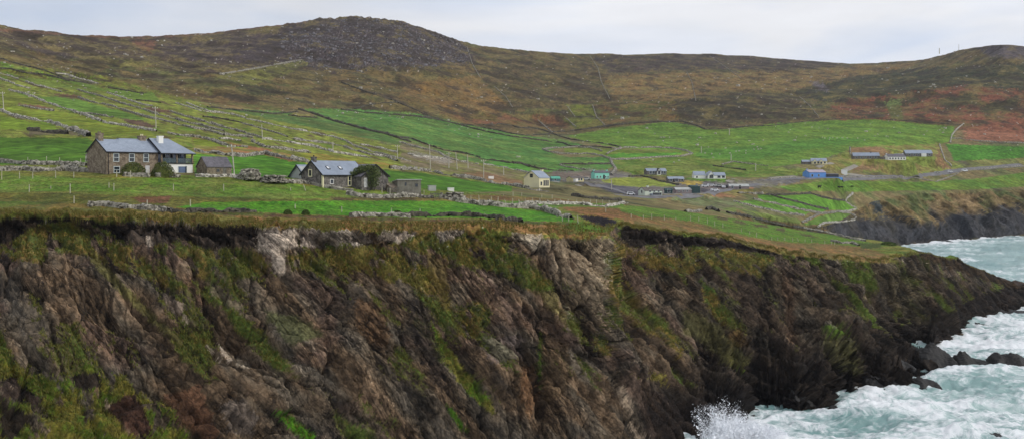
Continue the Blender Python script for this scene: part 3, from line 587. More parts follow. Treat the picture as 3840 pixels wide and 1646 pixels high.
P('L1', [(1340,735),(1620,770),(1800,840),(1700,860),(1450,790)], (88,70,56), warp=3, feather=2)
P('L1', [(1640,610),(1960,650),(2000,690),(1750,670)], (88,66,52), warp=3, feather=2)
P('L1', [(200,575),(460,600),(620,640),(400,640)], (108,80,62), warp=3, feather=2)
P('L1', [(640,230),(760,250),(1150,345),(1080,360),(760,300)], (110,108,100), warp=5, feather=4, op=.7)
P('P', [(-600,342),(0,345),(220,348),(240,360),(240,410),(0,415),(-600,415)], (76,122,38), col2=(72,112,34), **dict(warp=3, feather=1))
P('L2', [(80,590),(420,640),(900,610),(1240,690),(1370,710),(1220,920),(600,880),(90,860)], (66,118,34), col2=(76,126,38), warp=2, feather=.8)
P('L2', [(80,420),(700,500),(1230,620),(1240,690),(900,615),(430,625),(80,590)], (132,94,62), col2=(112,112,56), warp=4, feather=2)
P('L2', [(1250,600),(1420,590),(2100,670),(2576,770),(2180,760),(1450,700),(1230,640)], (116,132,44), col2=(132,112,54), warp=3, feather=1)
P('L2', [(80,430),(330,450),(720,540),(440,530),(90,500)], (108,132,44), warp=3, feather=1)
P('H2', [(1070,480),(1500,520),(2255,630),(2255,670),(1900,680),(1450,650),(1180,590)], (72,122,38), col2=(70,116,34), warp=2, feather=.8)
P('P', [(560,273),(700,278),(780,290),(930,312),(1000,345),(1090,372),(1200,398),(1300,424),(1180,405),(1060,378),(900,343),(700,305)], (82,122,62), col2=(94,118,62), warp=3, feather=1)
P('P', [(762,272),(900,275),(1050,285),(1120,300),(1200,318),(1300,338),(1420,352),(1470,366),(1400,374),(1375,380),(1420,395),(1530,395),(1555,415),(1480,440),(1300,428),(1240,408),(1150,382),(1050,357),(980,345),(860,308),(790,288)], (78,128,60), col2=(90,126,60), warp=3, feather=1)
P('L2', [(1220,130),(1380,150),(1500,180),(1300,180),(1200,165)], (136,128,72), warp=3, feather=1.5)
P('L3', [(0,330),(300,400),(700,560),(900,600),(1400,690),(1480,700),(1420,830),(1100,790),(700,730),(300,660),(0,600)], (112,110,64), col2=(110,96,76), warp=5, feather=3, op=.9)
P('L3', [(700,690),(950,690),(1400,790),(1400,850),(1050,810),(850,760)], (122,92,68), warp=5, feather=2, op=.8)
P('L3', [(80,440),(360,500),(640,560),(560,600),(200,520)], (140,134,128), warp=5, feather=4, op=.5)
P('L3', [(980,570),(1400,600),(1500,640),(1470,690),(1300,650),(1000,610)], (78,136,52), warp=2, feather=1)
P('L3', [(1660,640),(2200,640),(2300,680),(2200,690),(1700,690)], (78,130,54), warp=3, feather=1)
P('T2', [(1690,790),(1890,790),(1920,880),(1760,880)], (110,120,52), warp=2, feather=1)
P('T2', [(1650,890),(1930,885),(1990,950),(1770,975)], (108,118,56), warp=2, feather=1)
P('P', [(1425,342),(1550,320),(1640,311),(1700,308),(1780,326),(1830,325),(1950,311),(2100,302),(2200,300),(2400,318),(2400,350),(2370,362),(2150,370),(2080,396),(2010,412),(1900,424),(1740,404),(1735,385),(1700,379),(1560,372),(1480,357)], (98,134,52), col2=(88,130,50), warp=3, feather=1)
P('P', [(1750,380),(2100,345),(2200,350),(2050,372),(1900,400),(1760,398)], (74,128,48), warp=8, feather=3, op=.7)
P('P', [(1420,372),(1560,375),(1735,381),(1735,388),(1620,400),(1420,385)], (104,130,54), warp=3, feather=1)
P('L3', [(2380,490),(2576,470),(2576,560),(2450,540)], (78,136,46), warp=2, feather=1)
P('H3', [(860,370),(920,345),(1480,330),(1500,345),(1300,370),(1000,385)], (80,140,48), warp=2, feather=1)
P('P', [(1540,396),(1740,392),(1900,420),(2050,425),(2050,440),(1900,445),(1600,440),(1550,425)], (90,126,50), col2=(108,118,56), warp=5, feather=2)
P('P', [(2380,362),(2600,370),(3300,380),(3300,395),(2600,396),(2400,404)], (72,128,46), warp=3, feather=1)
P('P', [(2140,370),(2360,360),(2380,400),(2430,420),(2300,440),(2150,430),(2090,425),(2050,420),(2100,395)], (120,110,62), col2=(106,118,54), warp=6, feather=2, op=.95)
P('Z5', [(860,80),(1330,80),(1480,240),(1340,250),(1270,160),(900,160),(840,180)], (122,92,68), warp=6, feather=3, op=.8)
P('Z5', [(2100,40),(2200,280),(2300,380),(2180,400),(2050,300),(2110,180)], (112,84,62), warp=5, feather=2, op=.9)
P('Z5', [(870,350),(1340,330),(1300,400),(900,420)], (132,100,78), warp=6, feather=3, op=.8)
P('P', [(1960,468),(2100,452),(2300,458),(2450,450),(2600,430),(3300,420),(3300,455),(2600,468),(2450,476),(2300,479),(2150,482),(2100,480),(1990,482)], (98,130,52), col2=(86,128,50), warp=3, feather=1)
P('P', [(2430,402),(2600,398),(3300,390),(3300,415),(2600,420),(2450,424)], (116,112,64), col2=(100,104,58), warp=4, feather=2)
# village ground
P('P', [(1385,430),(1500,425),(1560,430),(1640,460),(1900,452),(2020,444),(2020,456),(1900,474),(1740,488),(1600,490),(1470,462),(1390,455)], (98,94,92), col2=(110,106,92), warp=5, feather=3, op=.95)
P('Z3', [(650,230),(1400,230),(1400,330),(900,340),(640,300)], (104,92,80), warp=5, feather=3, op=.9)
P('Z3', [(1250,440),(1900,470),(2340,560),(2340,700),(1900,640),(1500,510)], (84,82,86), warp=3, feather=2)
P('Z3', [(1600,400),(1900,330),(2567,330),(2567,510),(2350,520),(1900,480)], (122,128,56), warp=3, feather=1)
P('Z4', [(0,330),(250,330),(560,410),(900,480),(880,500),(600,510),(400,500),(0,510)], (118,128,56), warp=3, feather=1)
P('Z4', [(950,400),(1420,410),(1400,460),(1050,480)], (140,122,62), warp=3, feather=1.5)
P('Z4', [(1550,690),(1900,580),(2380,520),(2400,580),(2100,700),(1700,730)], (142,104,74), col2=(116,110,62), warp=4, feather=2)
P('Z4', [(900,690),(1500,690),(2000,760),(2567,900),(2567,1104),(1900,1000),(1500,900),(800,780)], (98,112,72), col2=(104,98,72), warp=5, feather=2)
P('Z4', [(2030,800),(2300,780),(2567,850),(2567,890),(2200,850)], (92,142,50), warp=2, feather=1)
P('Z4', [(1000,340),(1880,350),(1880,420),(1300,400)], (86,128,48), warp=4, feather=2)
P('Z4', [(1380,460),(1900,460),(1900,560),(1700,640),(1380,620)], (82,78,82), col2=(110,100,92), warp=5, feather=3)
for q, c_ in (([(1210,212),(1330,217),(1860,352),(1790,382),(1450,312),(1230,252)], (82,136,48)), ([(1330,215),(1480,222),(1700,210),(1800,245),(2010,278),(2070,320),(2110,345),(2050,362),(1870,350),(1600,290)], (88,140,50)),
              ([(1020,280),(1180,265),(1350,298),(1700,375),(1640,402),(1450,380),(1150,315)], (94,144,56)), ([(1130,320),(1300,350),(1600,410),(1560,440),(1300,400)], (112,108,74)),
              ([(880,345),(1000,330),(1600,440),(1620,480),(1500,470),(1100,400)], (104,128,66)), ([(1620,480),(1700,440),(1850,395),(1950,378),(2060,392),(2120,420),(2090,445),(1980,465),(1830,470),(1740,512)], (92,130,60)),
              ([(1600,470),(1780,388),(1800,395),(1640,480)], (138,112,76))):
    P('L5', q, c_, warp=2, feather=1)
# far cliff
lim = (KK < 2.05)
rk = np.clip(cm*sstep(20, 8, Z_+fbm(X_/30, D_/30, 3, 441)*14), 0, 1)
clf = mixn(fb*.6+fa*.4, [(74,80,52),(96,88,56),(112,94,64),(80,92,54),(104,84,60)])
m = (cm > .3) & (PYf > 478); fc_.c[m] = clf[m]
P('H4', [(1380,760),(1520,760),(1540,860),(1400,840)], (122,104,76), warp=16, feather=5, op=.85, lim=cm > .3)
P('H4', [(1600,700),(1860,690),(1860,850),(1650,870)], (126,106,76), warp=20, feather=6, op=.85, lim=cm > .3)
P('H4', [(880,760),(980,760),(1050,860),(940,860)], (56,62,62), warp=8, feather=4, lim=cm > .3)
P('H4', [(440,980),(800,900),(1200,900),(1300,1000),(2255,780),(2255,1104),(700,1104)], (66,64,60), col2=(48,48,50), warp=26, feather=8, lim=cm > .3)
fc_.c = fc_.c*(1-rk[...,None])+rk[...,None]*mixn(fb, [(44,46,50),(70,70,72),(54,50,46)]); fc_.rock = rk*.8
# loose pale stones too small to model singly
wn = rng.random(X_.shape)
scr = fc_.mask([(700,90),(880,44),(985,52),(1170,105),(1180,160),(900,180),(740,160)], 12, 4)
m = scr & (wn > .90); fc_.c[m] = fc_.c[m]*.5+s2l((138,134,140))*.5
m = scr & (wn < .12); fc_.c[m] *= .55
m = (~scr) & (wn > .998) & (KK > 4.6); fc_.c[m] = s2l((176,172,166))
m = (KK > 4.8) & (wn < .10); fc_.c[m] *= .7
cl_ = fbm(X_/34, D_/44, 5, 451); cs_ = fbm(X_/9, D_/14, 3, 453)
hm = sstep(4.5, 5.1, KK)*(fc_.c[...,1] < fc_.c[...,0]*1.25)
dkh = (hm*sstep(.02,.4,cl_+cs_*.5)*.75)[...,None]; fc_.c = fc_.c*(1-dkh)+s2l((62,56,46))*dkh
lth = (hm*sstep(.15,.5,-cl_+cs_*.5)*.5)[...,None]; fc_.c = fc_.c*(1-lth)+s2l((128,118,72))*lth
fc_.c = np.where((hm > .3)[...,None], fc_.c*np.array([.74,.68,.66]), fc_.c)
fc_.c *= (1+.20*fc+.12*fbm(X_/3, D_/4, 2, 457))[...,None]
gr = (fc_.c[...,1] > fc_.c[...,0]*1.3)[...,None]; fc_.c = np.where(gr, fc_.c*np.array([.93,.75,.76])*(1+.34*fbm(X_/26, D_/30, 5, 459))[...,None], fc_.c)
ALB = 1.0
def rgba(c): return np.concatenate([np.clip(c*ALB, 0, 1), np.ones(c.shape[:-1]+(1,))], -1).reshape(-1, 4)
def msk(r): o = np.zeros(r.shape+(4,)); o[...,0] = r; o[...,3] = 1; return o.reshape(-1, 4)
mat_near = land_mat('turf_and_rock', 1.6, .35, .05)
mat_far = land_mat('hill_heath', .35, .09, .02, .05)
npmesh('cliff_land', VN.reshape(-1,3), grid_quads(*Dn.shape), mat_near, smooth=False, cols={'Col': rgba(nc.c), 'Msk': msk(nc.rock)}, kind='structure')
npmesh('hills', VF.reshape(-1,3), grid_quads(*Df.shape), mat_far, cols={'Col': rgba(fc_.c), 'Msk': msk(fc_.rock)}, kind='structure')
# ================================================================ SEA
xs = np.linspace(1250, 4200, 900); vd = np.concatenate([np.linspace(0, 1, 560)])
Ds_ = 1/np.linspace(1/130., 1/1150., 620); Ds_ = np.concatenate([[40., 80.], Ds_, [1400, 1900, 2600, 3400]])
SD = Ds_[:,None]*np.ones(len(xs)); SX = X_of(SD, xs[None,:]*np.ones_like(SD))
SZ = fbm(SX/26+SD/60, SD/11-SX/70, 3, 501)*2.0+ridged(SX/9, SD/4, 4, 505)*1.1+fbm(SX/2.2, SD/1.5, 3, 509)*.4-.8
shore = np.interp((SX/SD*F+512)*S, [p[0] for p in r0], [p[2] for p in r0])
near_sh = np.exp(-np.clip(SD-shore, 0, 999)/38)*(SD < 520)
coastx = np.interp((SX/SD*F+512)*S, xf, coast); far_sh = np.exp(-np.clip(coastx-SD, 0, 999)/28)
pxs = (SX/SD*F+512)*S; pys = y_of(SD, 0)
calm = np.exp(-((pxs-2480)/140)**2-((pys-1000)/90)**2)*.26+np.exp(-((pxs-2560)/120)**2-((pys-640)/40)**2)*.18+np.exp(-((pxs-2250)/160)**2-((pys-1090)/40)**2)*.1
fo = .55+.30*near_sh+.08*(SD > 480)+.3*far_sh-calm+fbm(SX/40, SD/26, 3, 511)*.20+(SZ+.1)*.06
m, nt, b = newmat('sea_water'); tc = N(nt, 'ShaderNodeTexCoord').outputs['Object']
mp = N(nt, 'ShaderNodeMapping'); mp.inputs['Scale'].default_value = (.30, .36, .5); mp.inputs['Rotation'].default_value = (0,0,R(12)); nt.links.new(tc, mp.inputs[0])
a1 = noise_node(nt, mp.outputs[0], .5, 10, .76, 1.3); a2 = noise_node(nt, mp.outputs[0], .07, 4, .6, .8)
at = N(nt, 'ShaderNodeAttribute', attribute_name='Msk'); sp = N(nt, 'ShaderNodeSeparateColor'); nt.links.new(at.outputs['Color'], sp.inputs[0])
def mth(op, a_, b_):
    n = N(nt, 'ShaderNodeMath', operation=op)
    for i, v in enumerate((a_, b_)):
        if isinstance(v, (int, float)): n.inputs[i].default_value = v
        else: nt.links.new(v, n.inputs[i])
    return n.outputs[0]
s1 = mth('ADD', mth('MULTIPLY', a1, 1.5), mth('MULTIPLY', a2, .7)); s2 = mth('ADD', mth('SUBTRACT', s1, 1.6), mth('MULTIPLY', sp.outputs[0], 1.0))
foam = ramp(nt, s2, [(.12,0),(.24,.34),(.36,.8),(.55,1)])
deep = mixc(nt, ramp(nt, a2, [(.3,0),(.7,1)]), (.14,.27,.26), (.32,.46,.43))
col = mixc(nt, foam, deep, (.88,.89,.90)); nt.links.new(col, b.inputs['Base Color'])
nt.links.new(ramp(nt, foam, [(0,.32),(.5,.8)]), b.inputs['Roughness'])
bp = N(nt, 'ShaderNodeBump'); bp.inputs['Strength'].default_value = .7; bp.inputs['Distance'].default_value = .5
nt.links.new(a1, bp.inputs['Height']); nt.links.new(bp.outputs[0], b.inputs['Normal'])
npmesh('sea', np.stack([SX, SD, SZ], -1).reshape(-1,3), grid_quads(*SD.shape), m, cols={'Msk': msk(np.clip(fo, 0, 1.2))}, kind='structure')
# ================================================================ ROCKS IN THE SEA
m_rock = surf_mat('wet_dark_rock', (36,33,29), .4, .9, .7, (24,22,20), scale2=.25, bump=.6)
def lump(cx, cy, z0, rx, ry, h, seed, n=44, lean=.25, peaks=None, dip=.5):
    u = np.linspace(-1, 1, n); U, W = np.meshgrid(u, u)
    r = np.sqrt(U**2+W**2); prof = np.clip(1-r**2.2, -.6, 1)
    if peaks is not None:
        pr = np.interp(U, [p[0] for p in peaks], [p[1] for p in peaks]); prof = np.where(np.abs(W) < 1, pr*np.clip(1-np.abs(W)**1.7, -.6, 1), -.5)
    Xx, Yy = U*rx, W*ry
    b = Xx*math.sin(dip)+prof*h*math.cos(dip)+Yy*.4
    lam = .9; f = b/lam+fbm(Xx/4, Yy/4, 2, seed)*.8; fr = f-np.floor(f)
    z = prof*h+(np.clip(fr/.8,0,1)-np.clip((fr-.8)/.2,0,1)-.5)*.55*(h/4)**.5*sstep(-.4,.2,prof)+fbm(Xx/2.2, Yy/2.2, 4, seed+5)*.16*h+ridged(Xx/5, Yy/3, 2, seed+9)*.12*h
    z = np.where(prof < -.3, -3.5, z)
    return np.stack([cx+Xx+fbm(Yy/2, z/2, 2, seed+11)*.4, cy+Yy-lean*z, z0+z], -1)
def rock(pts_c, crop, peaks_px, D, ry, seed, label, **k):
    (xa, ya), (xb, yb) = cp(crop, pts_c); Xa, Xb = X_of(D, xa), X_of(D, xb); rx = (Xb-Xa)/2; n = k.pop('n', 54)
    V = lump((Xa+Xb)/2, D, -.4, rx, ry, 1, seed, n=n, peaks=[(-1,-.8)]+[(a_, h_) for a_, h_ in peaks_px]+[(1,-.8)], lean=0)
    return npmesh('sea_rock', V.reshape(-1,3), grid_quads(n, n), m_rock, smooth=False, label=label, cat='rock', **k) if False else tag(npmesh('sea_rock', V.reshape(-1,3), grid_quads(n, n), m_rock, smooth=False), label, 'rock')
def seg_rock(crop, x0, x1, yb, tops, ry, seed, label, n=54, up=0):
    """silhouette measured on the photograph: tops = [(x, y_top)], standing in the sea at the waterline yb"""
    pts = cp(crop, [(x0,yb),(x1,yb)]); D = H*F/(pts[0][1]/S-VH) if up == 0 else up
    tp = cp(crop, tops); k = []
    rx = (X_of(D, pts[1][0])-X_of(D, pts[0][0]))/2; cx = (X_of(D, pts[1][0])+X_of(D, pts[0][0]))/2
    for x, y in tp: k.append(((X_of(D, x)-cx)/rx, max(.2, z_of(D+ry*.8, y)+.5)))
    u = np.linspace(-1.05, 1.05, n); U, W = np.meshgrid(u, u); pr = np.interp(U, [-1.05]+[a for a,_ in k]+[1.05], [-1.5]+[h for _,h in k]+[-1.5])
    cr = np.clip(1-np.abs(W+.15*np.sin(U*5+seed))**1.6, -1, 1); Zz = np.where(cr > 0, pr*cr, cr*3)
    Xx, Yy = U*rx, W*ry; bb = Xx*.45+Zz*.8+Yy*.5; f = bb/.8+fbm(Xx/5, Yy/5, 2, seed)*1.2; fr = f-np.floor(f)
    Zz = Zz+((np.clip(fr/.75,0,1)-np.clip((fr-.75)/.25,0,1)-.5)*.5+fbm(Xx/1.6, Yy/1.6, 4, seed+3)*.55+fbm(Xx/.5, Yy/.5, 2, seed+6)*.12)*np.clip(pr/3, .25, 1)
    V = np.stack([cx+Xx, D+ry*.8+Yy, -.5+Zz], -1)
    return tag(npmesh('sea_rock', V.reshape(-1,3), grid_quads(n, n), m_rock, smooth=False), label, 'rock')
seg_rock('B3', 1095, 1325, 740, [(1100,720),(1130,672),(1175,665),(1200,655),(1235,641),(1265,668),(1300,690),(1322,720)], 6, 3, 'largest dark pointed rock standing in the white surf off the headland', 80)
seg_rock('B3', 1318, 1500, 742, [(1325,700),(1350,685),(1385,686),(1410,715),(1460,722),(1495,738)], 4, 5, 'low jagged rock trailing right from the largest surf rock', 60)
seg_rock('B3', 1502, 1690, 750, [(1510,710),(1540,688),(1570,700),(1600,692),(1632,695),(1680,720)], 5, 7, 'knobbly dark rock cut by the right edge of the photograph', 60)
seg_rock('B3', 1090, 1243, 856, [(1100,815),(1150,808),(1200,818),(1238,828)], 4, 9, 'flat slab of rock ending the long spit, water all round it', 60)
seg_rock('B3', 676, 764, 968, [(684,968),(706,958),(718,944),(745,942),(758,955)], 1.8, 11, 'small lone black rock in the foam below the cliff', 40)
seg_rock('B3', 1430, 1570, 1085, [(1440,1075),(1480,1062),(1540,1068),(1565,1080)], 3, 13, 'almost submerged rock washed by waves at lower right', 40)
seg_rock('B3', 470, 545, 1112, [(475,1095),(500,1090),(530,1108)], 2, 15, 'tip of a dark rock at the very bottom beside the spray', 36)
seg_rock('B3', 1225, 1305, 163, [(1235,160),(1270,150),(1300,155)], 10, 17, 'thin dark skerry far off under the distant cliff', 36)
seg_rock('B3', 1480, 1720, 498, [(1490,470),(1520,458),(1570,468),(1632,486),(1700,492)], 8, 19, 'long low tongue of rock below the tip of the headland', 60)
seg_rock('B3', -60, 110, 1085, [(-50,1010),(0,1000),(40,1020),(95,1062)], 7, 21, 'big dark boulder at the foot of the cliff left of the spray', 60, up=193)
seg_rock('B3', 75, 230, 1130, [(85,1065),(110,1055),(150,1068),(200,1095)], 5, 23, 'dark wedge of rock at the bottom edge in front of the spray', 60, up=186)
seg_rock('B3', 1360, 1660, 452, [(1370,318),(1420,300),(1475,304),(1500,328),(1560,334),(1600,360),(1650,372)], 9, 31, 'stepped rocky knob at the very tip of the headland', 80, up=404)
seg_rock('B3', 540, 690, 950, [(550,872),(590,880),(630,902),(670,932)], 5, 33, 'sloping dark rock ledge running into the surf above the lone black rock', 70)
seg_rock('B3', 880, 1100, 862, [(890,800),(960,806),(1040,822),(1090,848)], 5, 35, 'long tilted rock ledge along the near side of the spit', 70)
seg_rock('B3', 1010, 1185, 800, [(1020,700),(1080,726),(1130,752),(1175,784)], 6, 37, 'pointed dark ledge of the spit behind the flat slab', 70)
seg_rock('B3', 1100, 1285, 628, [(1110,560),(1180,580),(1230,590),(1275,612)], 8, 39, 'dark shore ledge above the pointed surf rock', 70)
seg_rock('B3', 1230, 1455, 548, [(1240,486),(1330,500),(1400,515),(1445,536)], 8, 41, 'dark shore ledge reaching towards the long tongue of rock', 70)
# ================================================================ SPRAY
m_sp, nt, b = newmat('white_spray'); b.inputs['Base Color'].default_value = (.9,.92,.95,1); b.inputs['Roughness'].default_value = .6
ns_ = 700; ox = 1775+rng.random(ns_)**.8*200; side_ = (ox-1775)/200
pk_ = (1-side_*.85)*rng.beta(2.2, 1.3, ns_)*(1+.35*fbm(ox/9, ox*0, 3, 601)); k_ = 280
t = rng.random((ns_, k_))**1.05; ang = rng.normal(-.02, .26, ns_)
up = pk_[:,None]*11.5*t*(1.25-.35*t); D0 = 180+side_*12+rng.normal(0, 1.2, ns_)
Xs = X_of(D0, ox)[:,None]+np.sin(ang)[:,None]*up*.9+rng.normal(0, 1, (ns_,k_))*(.10+.35*t)
P0 = np.stack([Xs, D0[:,None]+rng.normal(0, .5, (ns_,k_)), -1.0+up+rng.normal(0, .12, (ns_,k_))], -1).reshape(-1,3); n = len(P0)
sz = (rng.gamma(1.6, .030, (n,1))+.010)*(1.25-.6*t.reshape(-1,1)); d1 = rng.normal(0, 1, (n,3)); d2 = rng.normal(0, 1, (n,3)); d3 = rng.normal(0, 1, (n,3))
Vv = np.concatenate([P0+sz*d1, P0+sz*d2, P0+sz*d3], 1).reshape(-1,3)
npmesh('sea_spray', Vv, np.arange(len(Vv)).reshape(-1,3), m_sp, smooth=False, label='burst of white spray where a wave hits the foot of the cliff', cat='spray', kind='stuff')
# water running off the biggest rock
# ================================================================ CAMERA, SKY, LIGHT
cam = bpy.data.objects.new('camera', bpy.data.cameras.new('camera')); C.objects.link(cam); cam.location = (0,0,H); cam.rotation_euler = (R(90),0,0)
cam.data.sensor_width = 36; cam.data.lens = F/1024*36; cam.data.shift_y = -(219-VH)/1024; cam.data.clip_end = 9000; cam.data.clip_start = 1
bpy.context.scene.camera = cam
w = bpy.data.worlds.new('World'); bpy.context.scene.world = w; w.use_nodes = True; nt = w.node_tree; bg = nt.nodes['Background']
SEL, SAZ = 38, 108     # sun elevation; azimuth clockwise from +Y
sky = N(nt, 'ShaderNodeTexSky', sky_type='NISHITA', sun_disc=False, sun_elevation=R(SEL), sun_rotation=R(SAZ))
sky.dust_density = 2
tc = N(nt, 'ShaderNodeTexCoord').outputs['Generated']
mp = N(nt, 'ShaderNodeMapping'); mp.inputs['Scale'].default_value = (1.2, 1.2, 5.5); mp.inputs['Rotation'].default_value = (0, R(-9), 0); nt.links.new(tc, mp.inputs[0])
c1 = noise_node(nt, mp.outputs[0], 2.1, 4, .5, .4); c2 = noise_node(nt, mp.outputs[0], 5, 4, .55)
cl = mixc(nt, ramp(nt, c1, [(.38,0),(.60,1)]), (6.9,7.7,9.3), (9.4,9.4,9.7))
cl = mul(nt, cl, ramp(nt, c2, [(.3,.93),(.7,1.05)]))
# brighter cloud towards the hidden sun (ahead and to the right), greyer to the left
vm = N(nt, 'ShaderNodeVectorMath', operation='DOT_PRODUCT'); nt.links.new(tc, vm.inputs[0]); vm.inputs[1].default_value = (math.sin(R(16)), math.cos(R(16)), .1)
cl = mul(nt, cl, ramp(nt, vm.outputs['Value'], [(.0,.93),(.60,.88),(.90,.94),(.985,1.08)]))
nt.links.new(mixc(nt, .86, sky.outputs[0], cl), bg.inputs[0]); bg.inputs[1].default_value = .1
L = bpy.data.lights.new('sun', 'SUN'); L.energy = 1.5; L.angle = R(14); L.color = (1, .96, .9)
so = bpy.data.objects.new('sun', L); C.objects.link(so)
from mathutils import Vector
sd = Vector((math.sin(R(SAZ))*math.cos(R(SEL)), math.cos(R(SAZ))*math.cos(R(SEL)), math.sin(R(SEL)))); so.rotation_euler = sd.to_track_quat('Z', 'Y').to_euler(); so.location = (0, 0, 400)
sc = bpy.context.scene; sc.view_settings.view_transform = 'Standard'; sc.view_settings.look = 'None'; sc.view_settings.exposure = 0; sc.view_settings.gamma = 1
# ================================================================ STONE WALLS
def stone_mat(name, a, b_, sc=2.0):
    m, nt, b = newmat(name); tc = N(nt, 'ShaderNodeTexCoord').outputs['Object']
    v = N(nt, 'ShaderNodeTexVoronoi'); v.inputs['Scale'].default_value = sc; nt.links.new(tc, v.inputs['Vector'])
    sp = N(nt, 'ShaderNodeSeparateColor'); nt.links.new(v.outputs['Color'], sp.inputs[0])
    A = tuple(float(q) for q in s2l(a)); B = tuple(float(q) for q in s2l(b_))
    col = mixc(nt, sp.outputs[0], A, B); col = mul(nt, col, ramp(nt, noise_node(nt, tc, 3.5, 3), [(.3,.6),(.7,1.2)]))
    nt.links.new(col, b.inputs['Base Color']); b.inputs['Roughness'].default_value = .9; return m
M_W = {'l': stone_mat('lichened_pale_stone', (216,210,194), (92,86,74)), 'd': stone_mat('dark_mossy_stone', (100,94,78), (46,44,36)), 'm': stone_mat('grey_field_stone', (180,174,158), (72,68,56))}
BX = np.array([(-1,-1,-1),(1,-1,-1),(1,1,-1),(-1,1,-1),(-1,-1,1),(1,-1,1),(1,1,1),(-1,1,1)], float)
BF = np.array([(0,3,2,1),(4,5,6,7),(0,1,5,4),(1,2,6,5),(2,3,7,6),(3,0,4,7)])
def stones(P, size, rz=None, jit=.28):
    n = len(P); s = np.asarray(size); B = BX[None]*(1+rng.uniform(-jit, jit, (n,8,3))); B = B*s[:,None,:]*.5
    a = rng.uniform(-.5, .5, n) if rz is None else rz+rng.uniform(-.25, .25, n); c, q = np.cos(a)[:,None], np.sin(a)[:,None]
    x = B[...,0]*c-B[...,1]*q; y = B[...,0]*q+B[...,1]*c; V = np.stack([x, y, B[...,2]], -1)+P[:,None,:]
    return V.reshape(-1,3), (BF[None]+np.arange(n)[:,None,None]*8).reshape(-1,4)
def ground_line(pts, which=None, step=2.0):
    """photograph polyline -> 3-D points lying on the land"""
    out = []
    for (xa, ya), (xb, yb) in zip(pts[:-1], pts[1:]):
        n = max(2, int(math.hypot(xb-xa, yb-ya)/6))
        for i in range(n): out.append(locate(xa+(xb-xa)*i/n, ya+(yb-ya)*i/n, which))
    out.append(locate(*pts[-1], which)); return np.array(out)
def resample(L, step):
    d = np.linalg.norm(np.diff(L[:,:2], axis=0), axis=1); t = np.concatenate([[0], np.cumsum(d)]); n = max(2, int(t[-1]/step))
    s = np.linspace(0, t[-1], n); return np.stack([np.interp(s, t, L[:,k]) for k in range(3)], 1)
WG = 'dry stone walls dividing the fields'
def wall(crop, pts, label, h=1.2, w_=.8, st='m', which=None, gap=.14):
    L = ground_line(cp(crop, pts), which); D = L[:,1].mean(); k_ = .85 if D < 500 else (.76 if D < 1150 else .55); h *= k_; w_ *= k_*.9; stp = .75 if D < 300 else (1.1 if D < 600 else 1.8)
    # smooth out jumps in depth
    ok = np.ones(len(L), bool); med = np.median(L[:,1]); L = L[ok]
    L = resample(L, stp); n = len(L)
    a = np.arctan2(np.gradient(L[:,1]), np.gradient(L[:,0])); nx, ny = -np.sin(a), np.cos(a)
    hd = abs(sum(ord(c)*(i+1) for i, c in enumerate(label))) % 97
    L = resample(L, stp*.55); n = len(L); a = np.arctan2(np.gradient(L[:,1]), np.gradient(L[:,0])); nx, ny = -np.sin(a), np.cos(a)
    q = np.arange(n)*stp*.55; hh = h*(.85+.5*fbm(q/6, np.zeros(n)+hd, 4, 5))*(1-.75*sstep(.30,.5,fbm(q/9, np.zeros(n)+hd+.5, 2, 6)+(gap-.14)))
    Vs_, Fs_, o = [], [], 0; prof = [(-.55,-.4),(-.45,.35),(-.28,.92),(.0,1.0),(.28,.92),(.45,.35),(.55,-.4)]; pv = []
    for px_, pz_ in prof:
        off = px_*w_*(1+rng.uniform(-.25,.25,n)); pv.append(np.stack([L[:,0]+nx*off, L[:,1]+ny*off, L[:,2]+pz_*hh*(1+rng.uniform(-.14,.14,n))], 1))
    m_ = len(prof); Vs_.append(np.concatenate(pv)); Fs_.append(np.array([(k*n+i, k*n+i+1, (k+1)*n+i+1, (k+1)*n+i) for k in range(m_-1) for i in range(n-1)])); o = m_*n
    ln = n*stp*.55; ns_ = int(ln*(5 if D < 300 else (3 if D < 600 else 1.0))); idx = rng.integers(0, n-1, ns_); t_ = rng.random(ns_); P_ = L[idx]*(1-t_)[:,None]+L[idx+1]*t_[:,None]
    side = rng.uniform(-.5, .5, ns_); P_[:,0] += nx[idx]*side*w_; P_[:,1] += ny[idx]*side*w_; P_[:,2] += hh[idx]*(1-np.abs(side)*1.1)*rng.uniform(.5,1.05,ns_)
    sc_ = 1 if D < 300 else (1.25 if D < 600 else 2.0); sz = np.stack([rng.uniform(.25,.6,ns_), rng.uniform(.2,.4,ns_), rng.uniform(.12,.3,ns_)], 1)*sc_; v, f = stones(P_, sz, a[idx]); Vs_.append(v); Fs_.append(f+o); o += len(v)
    if D < 700:
        q = rng.random(n) < .15; P_ = L[q].copy(); m_ = len(P_); off = rng.normal(0, .9, m_); P_[:,0] += nx[q]*off; P_[:,1] += ny[q]*off-.2; P_[:,2] += .08
        if m_: v, f = stones(P_, rng.uniform(.2, .5, (m_,3))); Vs_.append(v); Fs_.append(f+o)
    return tag(npmesh('stone_wall', np.concatenate(Vs_), np.concatenate(Fs_), M_W[st], smooth=False), label, 'wall', WG)
W = wall
